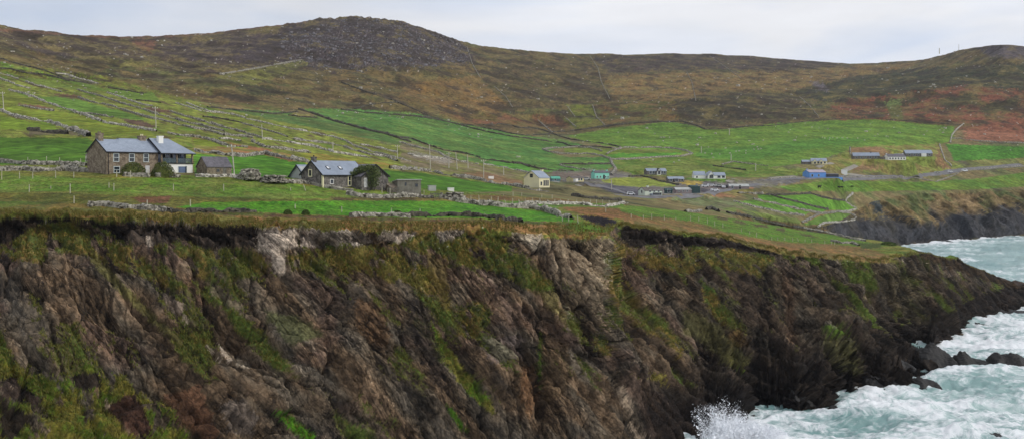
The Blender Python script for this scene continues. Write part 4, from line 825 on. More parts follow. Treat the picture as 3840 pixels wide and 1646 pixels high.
exec('''
W('L1',[(0,62),(60,80),(230,130),(400,170),(520,205),(640,245),(760,300),(900,330),(1060,350)],'highest wall on the left hillside, below the brown heath',1.3,1,'d')
W('L1',[(0,175),(120,180),(260,220),(400,235),(560,255),(680,285),(800,320)],'dark wall second from the top on the left hillside',1.3,1.1,'d')
W('L1',[(640,228),(760,240),(880,280),(1000,310),(1120,350)],'pale tumbled wall of loose stones high on the left hillside',1.1,2.2,'l')
W('L1',[(0,230),(110,260),(210,300)],'short pale wall stub at the left edge under the dark upper walls',1,1,'l')
W('L1',[(300,325),(420,365),(560,400),(700,445)],'pale broken wall between two green strips high on the left',1.1,1,'l')
W('L1',[(0,295),(90,325),(230,380),(350,405)],'short pale wall above the leftmost utility pole',1.2,1,'l')
W('L1',[(100,425),(230,455),(370,495),(460,535),(560,575),(640,600),(800,650),(870,680)],'pale wall running down right just beside the leftmost pole top',1.1,1,'l')
W('L1',[(870,685),(960,705),(1060,740),(1170,785)],'bright short wall in the middle of the yellow green left pasture',1.2,1.3,'l')
W('L1',[(880,415),(1000,455),(1130,485),(1250,525),(1380,570),(1500,605),(1640,640),(1800,700),(1950,735),(2120,790),(2300,830),(2576,900)],'long wall passing behind the pole above the stone farmhouse',1.1,1,'m')
W('L1',[(900,510),(1040,560),(1180,585),(1330,620),(1500,680),(1700,740),(1850,770),(2050,820),(2200,860),(2400,890),(2576,945)],'long grey wall below the heather ditch on the left hillside',1.1,1,'m')
W('L1',[(1230,455),(1350,490),(1500,545),(1640,590),(1750,610)],'wall edging the small bright green plot high on the left hillside',1.1,1,'l')
W('L1',[(1950,665),(2060,705),(2140,730),(2300,770),(2460,810),(2576,850)],'wall starting right of the brown ditch beyond the farmhouse pole',1,1,'m')
W('L1',[(-60,645),(20,665),(140,715),(260,745),(400,770),(540,785),(660,820),(780,865)],'nearest bold pale wall curving down the left pasture to a ruin',1.3,1.1,'l')
W('L1',[(320,885),(480,900),(620,920),(780,930)],'dark ruined wall in the pasture left of the farmhouse',1.5,1.6,'d')
W('L1',[(780,885),(850,890),(900,905),(1020,955)],'heap of wall stones where the bold pale wall ends',1.8,2.2,'m')
W('L1',[(1190,795),(1290,815),(1430,835),(1560,860),(1700,880),(1800,900)],'wall just above the farmhouse roof, left of the pole foot',1.1,1,'l')
W('L1',[(1930,920),(2100,950),(2300,970),(2460,1010),(2576,1040)],'wall rising from behind the white chimney to the right',1,1,'m')
W('L1',[(870,680),(1000,690),(1130,710),(1300,740)],'thin grey wall above the bright short one on the left pasture',.9,.8,'m')
W('L1',[(210,600),(330,620),(500,650),(620,665)],'low stony bank beside the foot of the leftmost pole',.9,1.2,'m')
W('L1',[(2020,575),(2150,610),(2300,660),(2450,680),(2576,690)],'pale wall below the far end of the brown moor, left of centre',1,1,'l')
W('L1',[(1570,540),(1700,550),(1850,570)],'short dark wall under the small bright green plot',1,1,'d')
W('L1',[(1250,400),(1400,420),(1560,450),(1650,465)],'dark wall on top of the small bright green plot',1,1,'d')
W('L2',[(0,20),(120,70),(240,110),(400,130),(560,160),(680,195)],'wall along the upper edge of the dull green slope behind the poles',1.1,1,'l')
W('L2',[(680,200),(860,240),(1000,270),(1200,315),(1400,350),(1550,385),(1700,415),(1850,460)],'straight pale wall under the dull green slope behind the cottage',1.1,1,'l')
W('L2',[(190,180),(350,195),(500,220),(640,250)],'dark wall with brown verge left of the second pole',1.1,1.1,'d')
W('L2',[(640,255),(760,285),(900,330),(1050,370),(1160,410)],'wall crossing behind the second utility pole',.9,.9,'m')
W('L2',[(0,180),(120,210),(280,260),(420,300),(560,330),(700,375),(860,420)],'wall descending to the foot of the second utility pole',1,1,'m')
W('L2',[(880,435),(1050,450),(1200,480),(1350,500),(1500,530),(1700,590),(1900,620),(2120,650)],'pale wall leading right from the foot of the second pole',1.1,1,'l')
W('L2',[(1230,440),(1400,460),(1600,480),(1800,520),(1950,570),(2130,620),(2300,640),(2420,690)],'wide stony wall above the cottage roof',1.1,1.6,'m')
W('L2',[(0,290),(150,320),(300,350),(450,390),(600,400),(760,420)],'stone littered wall above the farmhouse and its pole',1,1.5,'m')
W('L2',[(380,430),(500,435),(620,460)],'short row of pale stones above the tall leaning pole',.8,1.2,'l')
W('L2',[(750,460),(900,530),(1050,545),(1220,570),(1400,590)],'dark bold wall stepping down towards the cottage chimney',1.2,1.2,'m')
W('L2',[(200,430),(300,455),(400,500),(520,515),(700,530)],'reddish wall above the small slate barn',1,1,'m')
W('L2',[(90,575),(200,590),(340,600),(420,620),(560,630),(640,640),(780,620),(900,605)],'stone wall on top of the bright field behind the slate barn',1.3,1.1,'m')
W('L2',[(890,600),(1000,630),(1100,650),(1240,680),(1400,705)],'wall on top of the bright field left of the cottage gable',1.3,1.1,'m')
W('L2',[(1210,640),(1320,670),(1420,700)],'short wall meeting the cottage chimney from the left',1,1,'l')
W('L2',[(1290,95),(1420,130),(1560,180),(1700,230),(1850,270),(2000,310),(2130,345),(2300,380),(2450,430),(2576,470)],'thick dark wall slanting between the two big green slopes',2,2.6,'d')
W('L2',[(240,70),(420,85),(600,105),(800,125),(1000,145),(1200,130),(1290,120)],'dark boundary wall between brown moor and green slope left of centre',1.3,1.3,'d')
W('L2',[(1170,160),(1300,180),(1500,190)],'thin dark wall round the yellowish wedge of grass',1.2,1.2,'d')
W('L2',[(2000,500),(2150,520),(2300,560),(2430,590)],'pale stone wall beside the pole right of the cottage roof',1,1.3,'l')
W('L2',[(1850,470),(1950,520),(2100,570),(2250,610),(2400,650),(2576,690)],'rubbly wall running to the tall central pole',1,1.4,'m')
W('L3',[(-60,30),(0,40),(160,50),(340,75),(460,95),(620,130),(820,185),(1050,240),(1300,285),(1500,310),(1700,340),(1880,360),(1950,390)],'long dark wall along the top of the big central green slope',1.7,1.6,'d')
W('L3',[(640,140),(800,150),(960,180),(1120,210),(1280,250),(1450,270),(1600,265),(1760,250)],'dark wall just above and parallel to the long central one',1.5,1.5,'d')
W('L3',[(960,150),(1150,140),(1280,155),(1360,180),(1500,185),(1640,205),(1740,245)],'curving dark wall under the red bracken in the centre',1.5,1.5,'d')
W('L3',[(1760,250),(1850,285),(1960,315),(2080,330),(2250,350),(2400,375),(2540,405)],'wall bordering the wide pale green slope on its left',1.6,1.6,'d')
W('L3',[(1740,230),(1900,225),(2060,205),(2220,185),(2400,165),(2576,140)],'boundary wall between moor and wide green slope, left part',1.6,1.8,'d')
W('L3',[(1640,430),(1720,460),(1850,480),(2000,485),(2150,480),(2300,500),(2420,540)],'lower curve of the oval walled enclosure above the village',1.6,2,'m')
W('L3',[(1640,430),(1750,415),(1900,410),(2050,400),(2200,415),(2300,440),(2320,455)],'upper curve of the left oval enclosure above the village',1.5,1.8,'m')
W('L3',[(1950,390),(2100,395),(2280,400),(2450,420)],'wall joining the two oval enclosures along their top',1.4,1.5,'d')
W('L3',[(0,295),(130,305),(240,350),(380,400),(520,440),(700,470),(850,500),(950,540),(1100,560),(1280,590),(1400,595),(1480,620),(1600,655),(1800,670),(2000,680)],'long dark wall behind the row of poles down to the cream house',1.4,1.4,'d')
W('L3',[(-120,650),(0,660),(200,670),(380,690),(500,720),(700,750),(900,780),(1080,820),(1250,840),(1400,870),(1550,900),(1700,915)],'bold stone wall behind the bright field right of the cottage',1.5,1.3,'m')
W('L3',[(960,600),(1100,620),(1250,650),(1400,680),(1480,700)],'thin pale wall ending at the cream house gable',1.1,1,'l')
W('L3',[(0,350),(130,390),(300,430),(450,470),(550,530),(700,570),(900,600)],'stony brown wall crossing behind the tallest central pole',1.2,2,'m')
W('L3',[(90,480),(200,510),(330,520),(520,540)],'patch of pale rubble wall left of the tallest central pole',1.2,2.5,'l')
W('L3',[(1840,605),(1900,630),(2030,650),(2130,665)],'small curved wall above the green roofed shed',1.2,1.4,'m')
W('L3',[(1850,600),(2000,600),(2140,605),(2190,600),(2400,600)],'dark level wall above the mint green house',1.4,1.5,'d')
W('L3',[(2420,540),(2440,600),(2480,650),(2430,720)],'rough stone lane wall beside the mint green house',1.5,2.5,'m')
W('H3',[(880,300),(1000,290),(1150,290),(1300,290),(1430,300),(1540,320),(1590,345),(1480,370),(1300,375),(1150,385),(1000,395),(880,395)],'big oval stone wall round the bright plot above the village',1.7,2,'m')
W('H3',[(830,350),(880,320),(960,300)],'short wall linking the left and right oval enclosures',1.5,1.6,'m')
W('H3',[(700,115),(900,90),(1080,75),(1280,65),(1500,60),(1640,100),(1700,130),(1800,130),(1900,122),(2100,100),(2255,98)],'moor boundary wall above the wide green slope, centre right',1.7,1.8,'d')
W('H3',[(680,430),(750,435),(860,432)],'low dark wall over the mint house chimney',1.3,1.3,'d')
W('H3',[(0,420),(80,430),(150,460)],'short dark wall up behind the cream house gable',1.2,1.2,'d')
W('H3',[(1770,450),(1850,460),(1960,475),(2060,490)],'wall above the white bungalow with two gables',1.3,1.3,'d')
W('H3',[(1850,440),(1950,415),(2100,435),(2255,450)],'curved wall on the slope up right from the white bungalow',1.3,1.3,'m')
W('H4',[(0,100),(200,75),(420,50),(650,35),(900,30),(1160,50),(1400,70),(1720,90)],'moor boundary wall below the red bracken on the right',1.7,1.8,'d')
W('H4',[(1725,80),(1660,130),(1620,180),(1605,250)],'pale wall running straight downhill at the right of the wide slope',1.6,1.6,'l')
W('H4',[(1510,260),(1530,320),(1560,405)],'straight pale wall right of the long upper house',1.6,1.5,'l')
W('H4',[(1565,410),(1600,430),(1620,460)],'short curved pale wall below the straight one on the right',1.5,1.5,'l')
W('H4',[(1605,210),(1700,210),(1840,230),(2000,240),(2255,250)],'stone wall under the bracken at the far right',1.4,1.6,'m')
W('H4',[(1000,550),(1300,555),(1480,590),(1620,540),(1700,500),(1900,475),(2255,450)],'dark roadside wall dipping to a point on the right',1.2,1.4,'m')
W('H4',[(0,570),(150,556),(350,552),(800,550),(1000,549)],'roadside wall in front of the blue house',1.0,1.2,'m')
W('T2',[(945,350),(985,480),(1050,590)],'wall coming down the moor from the saddle right of the peak',1.8,1.6,'m')
W('T2',[(1150,650),(1240,730),(1290,810)],'thin wall on the tan moor below the central hillside',1.8,1.4,'m')
W('T2',[(1870,420),(1930,510),(1955,610),(1975,660)],'wall dropping from the skyline in the centre of the ridge',2,1.8,'m')
W('T2',[(1975,660),(2000,700),(2020,745)],'lower end of the wall dropping from the central skyline',1.5,1.4,'m')
W('T2',[(1890,790),(1920,880),(1990,950)],'pale wall right of the two small square plots on the moor edge',1.8,1.7,'m')
W('T2',[(1700,800),(1760,880)],'short wall left of the upper square plot on the moor edge',1.5,1.5,'m')
W('T2',[(1760,880),(1900,880)],'wall between the upper and lower square plots on the moor edge',1.5,1.5,'d')
W('T2',[(1690,890),(1770,960)],'short wall left of the lower square plot on the moor edge',1.5,1.5,'m')
W('T2',[(1480,905),(1590,1000)],'diagonal wall through the bracken left of the square plots',1.5,1.5,'m')
W('T2',[(0,620),(180,690),(400,760),(650,870)],'dark wall slanting down the moor to the central green slope',1.7,1.6,'d')
W('T2',[(0,825),(200,850),(420,865),(650,880),(740,895)],'dark wall along the top left of the central green slope',1.6,1.6,'d')
W('T2',[(100,820),(250,780),(430,770)],'low wall closing the green triangle at the moor edge',1.4,1.4,'d')
W('T3',[(200,420),(330,510),(440,590)],'faint wall coming down from the right half of the skyline',1.8,1.5,'m')
W('T3',[(880,730),(960,800),(1030,890)],'thin pale wall across the moor above the wide green slope',1.8,1.4,'m')
W('T3',[(30,540),(70,620),(100,760)],'faint short wall on the moor right of the central skyline wall',1.5,1.2,'m')
W('T1',[(1650,562),(1950,512),(2270,450)],'wall along the top of the pale grass tongue under the peak',1.8,1.6,'m')
W('L4',[(470,310),(560,330),(700,360),(860,385),(1050,395),(1250,420),(1500,430),(1640,450),(1760,490),(1880,530),(1960,550)],'thick dark wall on the far side of the bright clifftop field',1.5,1.3,'m','n')
W('L4',[(1430,380),(1600,375),(1800,385),(2000,380),(2200,400),(2350,410),(2500,390),(2576,370)],'low pebbly pale wall behind the row of leaning posts',.9,1.4,'l')
W('L4',[(1980,290),(2100,310),(2250,325),(2400,335),(2540,345)],'dark wall below the small bright knoll left of the village',1.3,1.2,'d')
W('L4',[(60,520),(300,520),(600,515),(850,520),(1050,540),(1250,570),(1400,590)],'dark overgrown wall on the near side of the bright clifftop field',1.0,1,'d','n')
W('H2',[(800,700),(900,722),(1100,732),(1300,722),(1430,722),(1560,735)],'stone wall retaining the bank in front of the cottage',1.1,1,'m','n')
W('H2',[(285,600),(450,606),(600,640),(750,662),(850,672)],'low garden wall at the foot of the cottage walls',.9,.7,'m')
W('H2',[(820,890),(1000,890),(1200,890),(1350,900)],'crumbling wall with white stones near the cliff edge in the centre',.9,1,'m','n')
W('H1',[(780,800),(900,800),(1050,815),(1250,830),(1480,850)],'grey wall close to the cliff edge below the farmhouse',1.1,1,'m','n')
W('H1',[(1480,850),(1700,850),(1900,850),(2255,850)],'turf covered dark wall continuing along the clifftop field',.9,1.1,'d','n')
W('H1',[(-100,500),(0,495),(200,490),(350,500),(560,492),(700,500),(900,508)],'front wall of grey stones at the left edge below the farmhouse lawn',1.3,1,'m')
W('H1',[(-100,420),(0,420),(150,430),(300,440),(500,440),(760,450)],'rear wall at the left edge behind the stony one',1.2,1.2,'m')
W('H1',[(760,410),(880,410)],'high block of stone wall against the farmhouse gable',2.6,1.5,'m')
W('H1',[(1090,540),(1200,543),(1320,545)],'garden wall under the left rounded shrub',1.1,.7,'m')
W('H1',[(1370,545),(1480,548),(1590,550)],'garden wall under the right rounded shrub',1.1,.7,'m')
W('H1',[(1720,545),(1850,548),(2020,545),(2130,565)],'low wall in front of the slate barn',.8,.8,'l')
W('H2',[(-60,560),(50,575),(200,595),(300,600)],'low tumbled wall between stone hut and cottage',.9,.9,'m')
W('L5',[(560,370),(640,375),(700,365)],'short heap of wall stones on the headland pasture',1,1.5,'m','n')
W('L5',[(750,355),(800,345),(860,372)],'dark angular wall stub on the headland pasture',1.4,1.4,'d','n')
W('L5',[(950,385),(1100,410),(1200,435),(1350,465),(1500,500),(1620,515)],'wall along the inland edge of the headland pasture, upper part',1.2,1.3,'d')
W('L5',[(1620,515),(1800,545),(1900,565),(2000,600),(2100,622),(2200,640)],'wall of spaced pale stones where the headland drops to the bay',1.1,1.2,'m')
W('L5',[(1890,640),(1960,655),(2080,660),(2140,680)],'last short bit of wall near the tip of the headland pasture',1,1.2,'m','n')
W('L5',[(1210,212),(1330,218),(1480,218),(1700,206),(1800,240),(1950,265),(2010,270)],'top wall of the small terraced fields',1.4,1.4,'d','f')
W('L5',[(1320,215),(1450,255),(1600,290),(1750,330),(1860,350)],'second wall of the small terraced fields',1.4,1.5,'d','f')
W('L5',[(1180,260),(1350,295),(1500,330),(1650,360),(1790,385)],'third and palest wall of the small terraced fields',1.4,1.5,'m','f')
W('L5',[(1000,280),(1150,320),(1300,350),(1450,385),(1640,405)],'fourth wall of the small terraced fields',1.3,1.5,'m','f')
W('L5',[(2085,205),(2030,250),(2020,280),(2080,320),(2120,345),(2060,365),(1980,375)],'zigzag pale wall above the far cliff',1.4,1.3,'l','f')
W('L5',[(1790,385),(1850,385),(1950,370),(2060,385),(2120,420),(2100,445)],'wall round the top of the lowest terraced field',1.3,1.3,'m','f')
W('L5',[(1780,388),(1700,430),(1620,470)],'wall slanting down to the left under the terraced fields',1.2,1.5,'m','f')
W('L5',[(1740,508),(1830,470),(1980,465),(2100,445)],'pale wall along the bay edge of the lowest terraced field',1.1,1.2,'l','f')
W('Z4',[(0,320),(250,310),(420,350),(560,400),(750,440),(950,480)],'thin dark wall round the yellow green field inside the village',1.2,1.2,'d')
W('Z4',[(2100,640),(2250,620),(2400,650),(2567,640)],'rough wall right of the village below the orange bank',1.3,1.8,'m')
W('Z4',[(1880,1010),(2100,1050),(2300,1090)],'dark wall at the inland corner of the headland pasture',1.1,1.3,'d')
W('Z5',[(860,80),(865,140),(870,200)],'short pale wall left of the blue roofed long house',1.3,1.3,'m')
''')
# ================================================================ ROADS AND PATHS
m_road = surf_mat('worn_tarmac', (122,120,120), .3, .2, .8, (98,96,98)); m_path = surf_mat('pale_gravel_track', (170,164,150), .3, .3, .9, (120,114,102))
def ribbon(name, crop, pts, wd, mat, lift=.06):
    L = resample(ground_line(cp(crop, pts), 'f'), 3); L = gsm(L, 2, 0); a = np.arctan2(np.gradient(L[:,1]), np.gradient(L[:,0])); nx, ny = -np.sin(a), np.cos(a)
    V = []
    for s_ in (-1, -.4, .4, 1):
        gx, gy = L[:,0]+nx*wd*s_/2, L[:,1]+ny*wd*s_/2; zz = []
        for X1, Y1, z1 in zip(gx, gy, L[:,2]):
            i = int(np.clip(round(((X1/Y1*F+512)*S-xf[0])/(xf[1]-xf[0])), 0, NXF-1)); c_ = VF[:,i]; j = np.argmin(np.abs(c_[70:420,1]-Y1))+70; j = max(71, min(j, 419))
            zt = np.interp(Y1, c_[j-1:j+2,1], c_[j-1:j+2,2]) if c_[j+1,1] > c_[j-1,1] else c_[j,2]; zz.append(zt if abs(zt-z1) < 4 else z1)
        V.append(np.stack([gx, gy, gsm(np.array(zz), 1, 0)+lift+(.06 if abs(s_) < .5 else 0)], 1))
    n = len(L); Q = [(i*1+k*n, (i+1)+k*n, (i+1)+(k+1)*n, i+(k+1)*n) for k in range(3) for i in range(n-1)]
    return tag(npmesh(name, np.concatenate(V), np.array(Q), mat), kind='structure')
ribbon('road', 'Z4', [(-400,640),(0,700),(500,700),(900,690),(1400,650),(1700,600),(1900,565),(2320,480),(2567,455)], 6, m_road)
ribbon('road', 'H4', [(-10,575),(150,560),(350,556),(800,556),(1100,545),(1500,520),(1700,485),(2255,440)], 6, m_road)
ribbon('road', 'Z3', [(1250,470),(1500,470),(1900,560),(2100,640),(2300,690)], 5, m_road)
ribbon('path', 'Z5', [(370,372),(440,350),(520,325),(625,300)], 4, m_path)
ribbon('path', 'Z5', [(740,430),(800,405),(880,370),(965,335)], 4, m_path)
ribbon('path', 'Z5', [(740,430),(800,455),(950,475),(1110,500)], 3.5, m_path)
ribbon('path', 'Z4', [(1885,450),(1930,410),(1975,370),(2035,350)], 4, m_path)
ribbon('path', 'Z3', [(1100,430),(1130,460),(1200,490),(1280,520)], 2.5, m_path)
ribbon('path', 'Z3', [(620,392),(680,420),(740,440),(900,445)], 2.5, m_path)
ribbon('path', 'H4', [(0,555),(120,545),(300,543)], 3, m_path)
# ================================================================ BUILDINGS
def sm(n, c, c2=None, sc=1.5, rough=.85, var=.15, **k): return surf_mat(n, c, var, sc, rough, c2 or tuple(int(v*.85) for v in c), **k)
M = dict(rubble=stone_mat('brown_rubble_stone', (152,138,118), (106,92,76), 2.6), grey_stone=stone_mat('grey_rubble_stone', (136,130,122), (76,72,68), 2.4),
 slate=sm('blue_grey_slate', (158,168,182), (130,140,154), 1.2, .5, aniso=(1.2,1.2,6)), slate_new=sm('smooth_grey_slate', (146,156,170), (132,142,156), .9, .45), slate_old=sm('weathered_slate', (112,108,114), (84,80,84), 1.8, .7),
 dark=sm('dark_trim', (34,34,38), (26,26,30)), white=sm('white_render', (246,245,240), (236,234,226), .6, var=.05), cream=sm('cream_render', (236,228,186), (224,216,176), .6, var=.06),
 frame=sm('white_window_frame', (214,222,220), (196,206,204), 3), pink_roof=sm('pinkish_roof', (186,174,182), (164,152,162), .8), blue=sm('sky_blue_render', (112,164,230), (100,152,220), .6),
 mint=sm('mint_green_render', (150,226,202), (136,212,188), .6), teal_roof=sm('teal_sheet_roof', (86,176,146), (70,154,128), .8, .5), teal_wall=sm('grey_teal_sheet', (112,140,142), (92,118,122), .8), pale_green=sm('pale_green_render', (220,230,212), (206,216,198), .6),
 thatch=sm('brown_grey_roof', (112,104,98), (92,84,78), 1.2), dgreen=sm('dark_green_sheet', (48,76,76), (38,62,64), 1), pinkwall=sm('pinkish_grey_wall', (150,136,136), (126,114,114), .8), sheet=sm('pale_sheet_roof', (186,188,182), (164,166,160), .6, .5), yellow=sm('pale_yellow_render', (216,204,150), (200,188,136), .6),
 concrete=sm('stained_concrete', (132,128,116), (98,94,84), 1.1), door=sm('white_door', (216,214,212)), post=sm('weathered_post', (206,200,176), (170,164,140), 3), pole=sm('grey_timber_pole', (206,200,184), (176,170,154), 2), wood=sm('grey_boards', (124,120,110), (90,86,78), 2),
 sheep=sm('dirty_wool', (214,208,194), (190,184,168), 4), black=sm('black_hide', (26,24,24), (18,16,16), 3), carw=sm('white_car_paint', (226,228,230), (216,218,220), 1, .3), card=sm('dark_car_paint', (50,54,62), (44,48,56), 1, .3), tyre=sm('tyre_rubber', (24,24,24)))
def glassmat(name, c, r=.12):
    m, nt, b = newmat(name); tc = N(nt, 'ShaderNodeTexCoord').outputs['Object']
    col = mixc(nt, ramp(nt, noise_node(nt, tc, .8, 2), [(.35,0),(.65,1)]), tuple(float(v) for v in s2l(c)), tuple(float(v)*.6 for v in s2l(c)))
    nt.links.new(col, b.inputs['Base Color']); b.inputs['Roughness'].default_value = r; b.inputs['Specular IOR Level'].default_value = .8; return m
M['glass'] = glassmat('window_glass', (42,52,60)); M['glass_blue'] = glassmat('blue_reflecting_glass', (84,106,140)); M['glass_teal'] = glassmat('balcony_glass', (76,98,104))
mg = M['glass_teal'].node_tree.nodes['Principled BSDF']; mg.inputs['Alpha'].default_value = .55
class House:
    """local frame: x along the front from the near-left corner, y into the building, z up"""
    def __init__(s, name, label, cat, crop, corner, va, which=None, group=None, dz=0):
        p = cp(crop, [corner])[0]; g = PADG[(crop,)+tuple(corner)] if (crop,)+tuple(corner) in PADG else locate(*p, which); s.D = g[1]; az = math.atan2(g[0], g[1])
        s.m = g[1]/F; s.k = s.m*pxc(crop); s.va = R(va); psi = s.va-az
        s.c = crop; s.o = empty(name, (g[0], g[1], g[2]+dz), psi, label=label, cat=cat, group=group)
    def dims(s, gab, front, eave, apex, wmin=4.5):
        va = abs(s.va); return max(wmin, gab*s.k/max(math.sin(va), .2)), front*s.k/math.cos(va), eave*s.k, apex*s.k
    def walls(s, x0, x1, y0, y1, h, rise, mat, below=1.5, name='wall', along=True):
        mb = MB(); ym = (y0+y1)/2
        if along: mb.prism([(y0,-below),(y1,-below),(y1,h),(ym,h+rise),(y0,h)], x0, x1)
        else:
            xm = (x0+x1)/2; n = len(mb.V); pr = [(x0,-below),(x1,-below),(x1,h),(xm,h+rise),(x0,h)]
            mb.V += [(a,y0,b) for a,b in pr]+[(a,y1,b) for a,b in pr]; mb.F += [[4,3,2,1,0],[5,6,7,8,9]]+[[i,(i+1)%5,(i+1)%5+5,i+5] for i in range(5)]
        return mb.obj(name, mat, s.o)
    def roof(s, x0, x1, y0, y1, h, rise, mat, t=.14, ov=.25, hipr=0, hipl=0, along=True, verge=None):
        ym = (y0+y1)/2; sl = rise/((y1-y0)/2) if along else rise/((x1-x0)/2); e = .01
        def slab(a, b, c, d, tt):   # quad a,b,c,d thickened downwards
            up = [np.array(q)+(0,0,tt) for q in (a,b,c,d)]; mb.hull8([a,b,c,d]+up)
        mb = MB()
        if along:
            z0 = h-ov*sl+e; zr = h+rise+e
            A, B = (x0-ov,y0-ov,z0), (x1+ov,y0-ov,z0); C_, D_2 = (x1+ov-hipr,ym,zr), (x0-ov+hipl,ym,zr); E, G = (x1+ov,y1+ov,z0), (x0-ov,y1+ov,z0)
            slab(A, B, C_, D_2, t); slab(G, D_2, C_, E, t) if False else mb.hull8([D_2,C_,E,G]+[np.array(q)+(0,0,t) for q in (D_2,C_,E,G)])
            if hipr: mb.poly([np.array(q)+(0,0,t+.003) for q in (B,E,C_)])
            if hipl: mb.poly([np.array(q)+(0,0,t+.003) for q in (G,A,D_2)])
        else:
            xm = (x0+x1)/2; z0 = h-ov*sl+e; zr = h+rise+e
            A, B, C_, D_2 = (x0-ov,y0-ov,z0), (x0-ov,y1+ov,z0), (xm,y1+ov,zr), (xm,y0-ov,zr); E, G = (x1+ov,y0-ov,z0), (x1+ov,y1+ov,z0)
            mb.hull8([A,D_2,C_,B]+[np.array(q)+(0,0,t) for q in (A,D_2,C_,B)]); mb.hull8([D_2,E,G,C_]+[np.array(q)+(0,0,t) for q in (D_2,E,G,C_)])
        r = mb.obj('roof', mat, s.o)
        if verge:   # bargeboards on the gable ends / eaves
            v = MB()
            if along:
                for xx in ([x0-ov] if not hipl else [])+([x1+ov] if not hipr else []):
                    d_ = .06 if xx > x0 else -.06
                    for ya, za, yb, zb in ((y0-ov,z0,ym,zr),(ym,zr,y1+ov,z0)):
                        lo = [(xx,ya,za-.12),(xx+d_,ya,za-.12),(xx+d_,yb,zb-.12),(xx,yb,zb-.12)]; v.hull8(lo+[(a_,b_,c_+.3) for a_,b_,c_ in lo])
                v.box(x0-ov, x1+ov, y0-ov-.08, y0-ov-.003, z0-.12, z0+.08)
            else:
                yy = y0-ov
                for xa, za, xb, zb in ((x0-ov,z0,xm,zr),(xm,zr,x1+ov,z0)):
                    lo = [(xa,yy-.07,za-.14),(xb,yy-.07,zb-.14),(xb,yy-.003,zb-.14),(xa,yy-.003,za-.14)]; v.hull8(lo+[(a_,b_,c_+.34) for a_,b_,c_ in lo])
            v.obj('bargeboard', verge, r)
        return r
    def win(s, face, a, z, w_, h_, y=0, x=0, glass='glass', frame='frame', bars=1, fw=.1, name='window'):
        """face 'f' on the front at y, 'l' on the gable at x"""
        f = MB(); g = MB()
        def put(mb, a0, a1, z0, z1, d0, d1):
            if face == 'f': mb.box(a0, a1, y-d1, y-d0, z0, z1)
            elif face == 'l': mb.box(x-d1, x-d0, a0, a1, z0, z1)
            else: mb.box(x+d0, x+d1, a0, a1, z0, z1)
        put(f, a, a+w_, z-fw, z, -.05, .06); put(f, a, a+w_, z+h_, z+h_+fw, -.05, .06); put(f, a-fw, a, z-fw, z+h_+fw, -.05, .06); put(f, a+w_, a+w_+fw, z-fw, z+h_+fw, -.05, .06)
        for i in range(bars): zz = z+h_*(i+1)/(bars+1); put(f, a, a+w_, zz-.04, zz+.04, -.05, .05)
        put(g, a, a+w_, z, z+h_, -.04, .02)
        fo = f.obj(name, M[frame], s.o); g.obj('pane', M[glass], fo); return fo
    def door(s, a, w_=.9, h_=2.0, y=0, mat='door', z=0):
        d = MB().box(a, a+w_, y-.05, y+.03, z-.02, z+h_).obj('door', M[mat], s.o); MB().box(a+w_*.82, a+w_*.88, y-.1, y-.052, z+.95, z+1.05).obj('handle', M['dark'], d); return d
    def chimney(s, x, y, w_, d_, z0, z1, mat, pots=1, pc='dark'):
        c = MB().box(x-w_/2, x+w_/2, y-d_/2, y+d_/2, z0, z1).box(x-w_/2-.06, x+w_/2+.06, y-d_/2-.06, y+d_/2+.06, z1-.22, z1+.003).obj('chimney', mat, s.o)
        for i in range(pots): xx = x+(i-(pots-1)/2)*.4; MB().tube([(xx,y,z1),(xx,y,z1+.35)], .12, 8).obj('chimney_pot', M[pc], c)
        return c
# --- main farmhouse
h = House('farmhouse', 'large two storey stone farmhouse with slate roof, glazed balcony and white lower extension', 'house', 'P', (268,443), 30, 'f')
o = h.o; Lm, Lt, Wd = 11.3, 18.8, 7.2
h.walls(0, Lm, 0, Wd, 4.85, 2.35, M['rubble'], name='stone_wall'); h.roof(0, Lm, 0, Wd, 4.85, 2.35, M['slate'], ov=.2, hipr=0, verge=M['dark'])
MB().box(Lm+.003, Lt, -.9, Wd, -1.5, 2.55).obj('extension_wall', M['white'], o)
MB().box(Lm+.003, Lt-.15, 1.3, Wd-.1, 2.553, 4.9).obj('upper_wall', M['dark'], o)
MB().box(Lm+.05, Lt+.1, -1.1, 1.29, 2.56, 2.72).obj('balcony_slab', M['dark'], o)
h.roof(Lm+.3, Lt, -.9, Wd, 4.9, 2.75, M['slate_new'], ov=.45, hipr=3.6, verge=M['dark'])
MB().prism([(Wd*.5,7.25),(Wd,6.1),(Wd+1.6,6.1),(Wd*.5+1.2,7.62),(Wd*.5+.6,7.62)], 5.0, Lm+2.2).obj('rear_roof', M['slate_new'], o)
for xx in (Lm+.25, Lm+3.75, Lt-.1): MB().box(xx-.14, xx+.14, -1.0, -.72, 2.73, 4.86).obj('balcony_post', M['rubble'], o)
for a, b in ((Lm+.45, Lm+3.55), (Lm+3.95, Lt-.3)):
    g = MB().box(a, b, -1.02, -.98, 2.76, 3.7).obj('balustrade', M['glass_teal'], o); MB().box(a, b, -1.04, -.96, 3.703, 3.76).obj('handrail', M['dark'], g)
for a in (Lm+.6, Lm+2.5, Lm+4.3, Lm+5.8): h.win('f', a, 2.9, 1.0, 1.8, y=1.3, glass='glass_blue', frame='white' if a < Lm+5 else 'frame', bars=0, fw=.07)
h.win('f', Lm+4.1, .75, 1.9, 1.25, y=-.9, glass='glass_blue', frame='frame', bars=0, fw=.12); MB().box(Lm+5.75, Lm+6.05, -.96, -.9, .7, 2.1).obj('window', M['glass'], o)
for a, z, w_, h_ in ((1.55,2.95,1.0,1.45),(4.9,2.95,1.0,1.45),(8.1,2.95,.95,1.5),(1.6,.75,1.1,1.1)): h.win('f', a, z, w_, h_, bars=1, fw=.12)
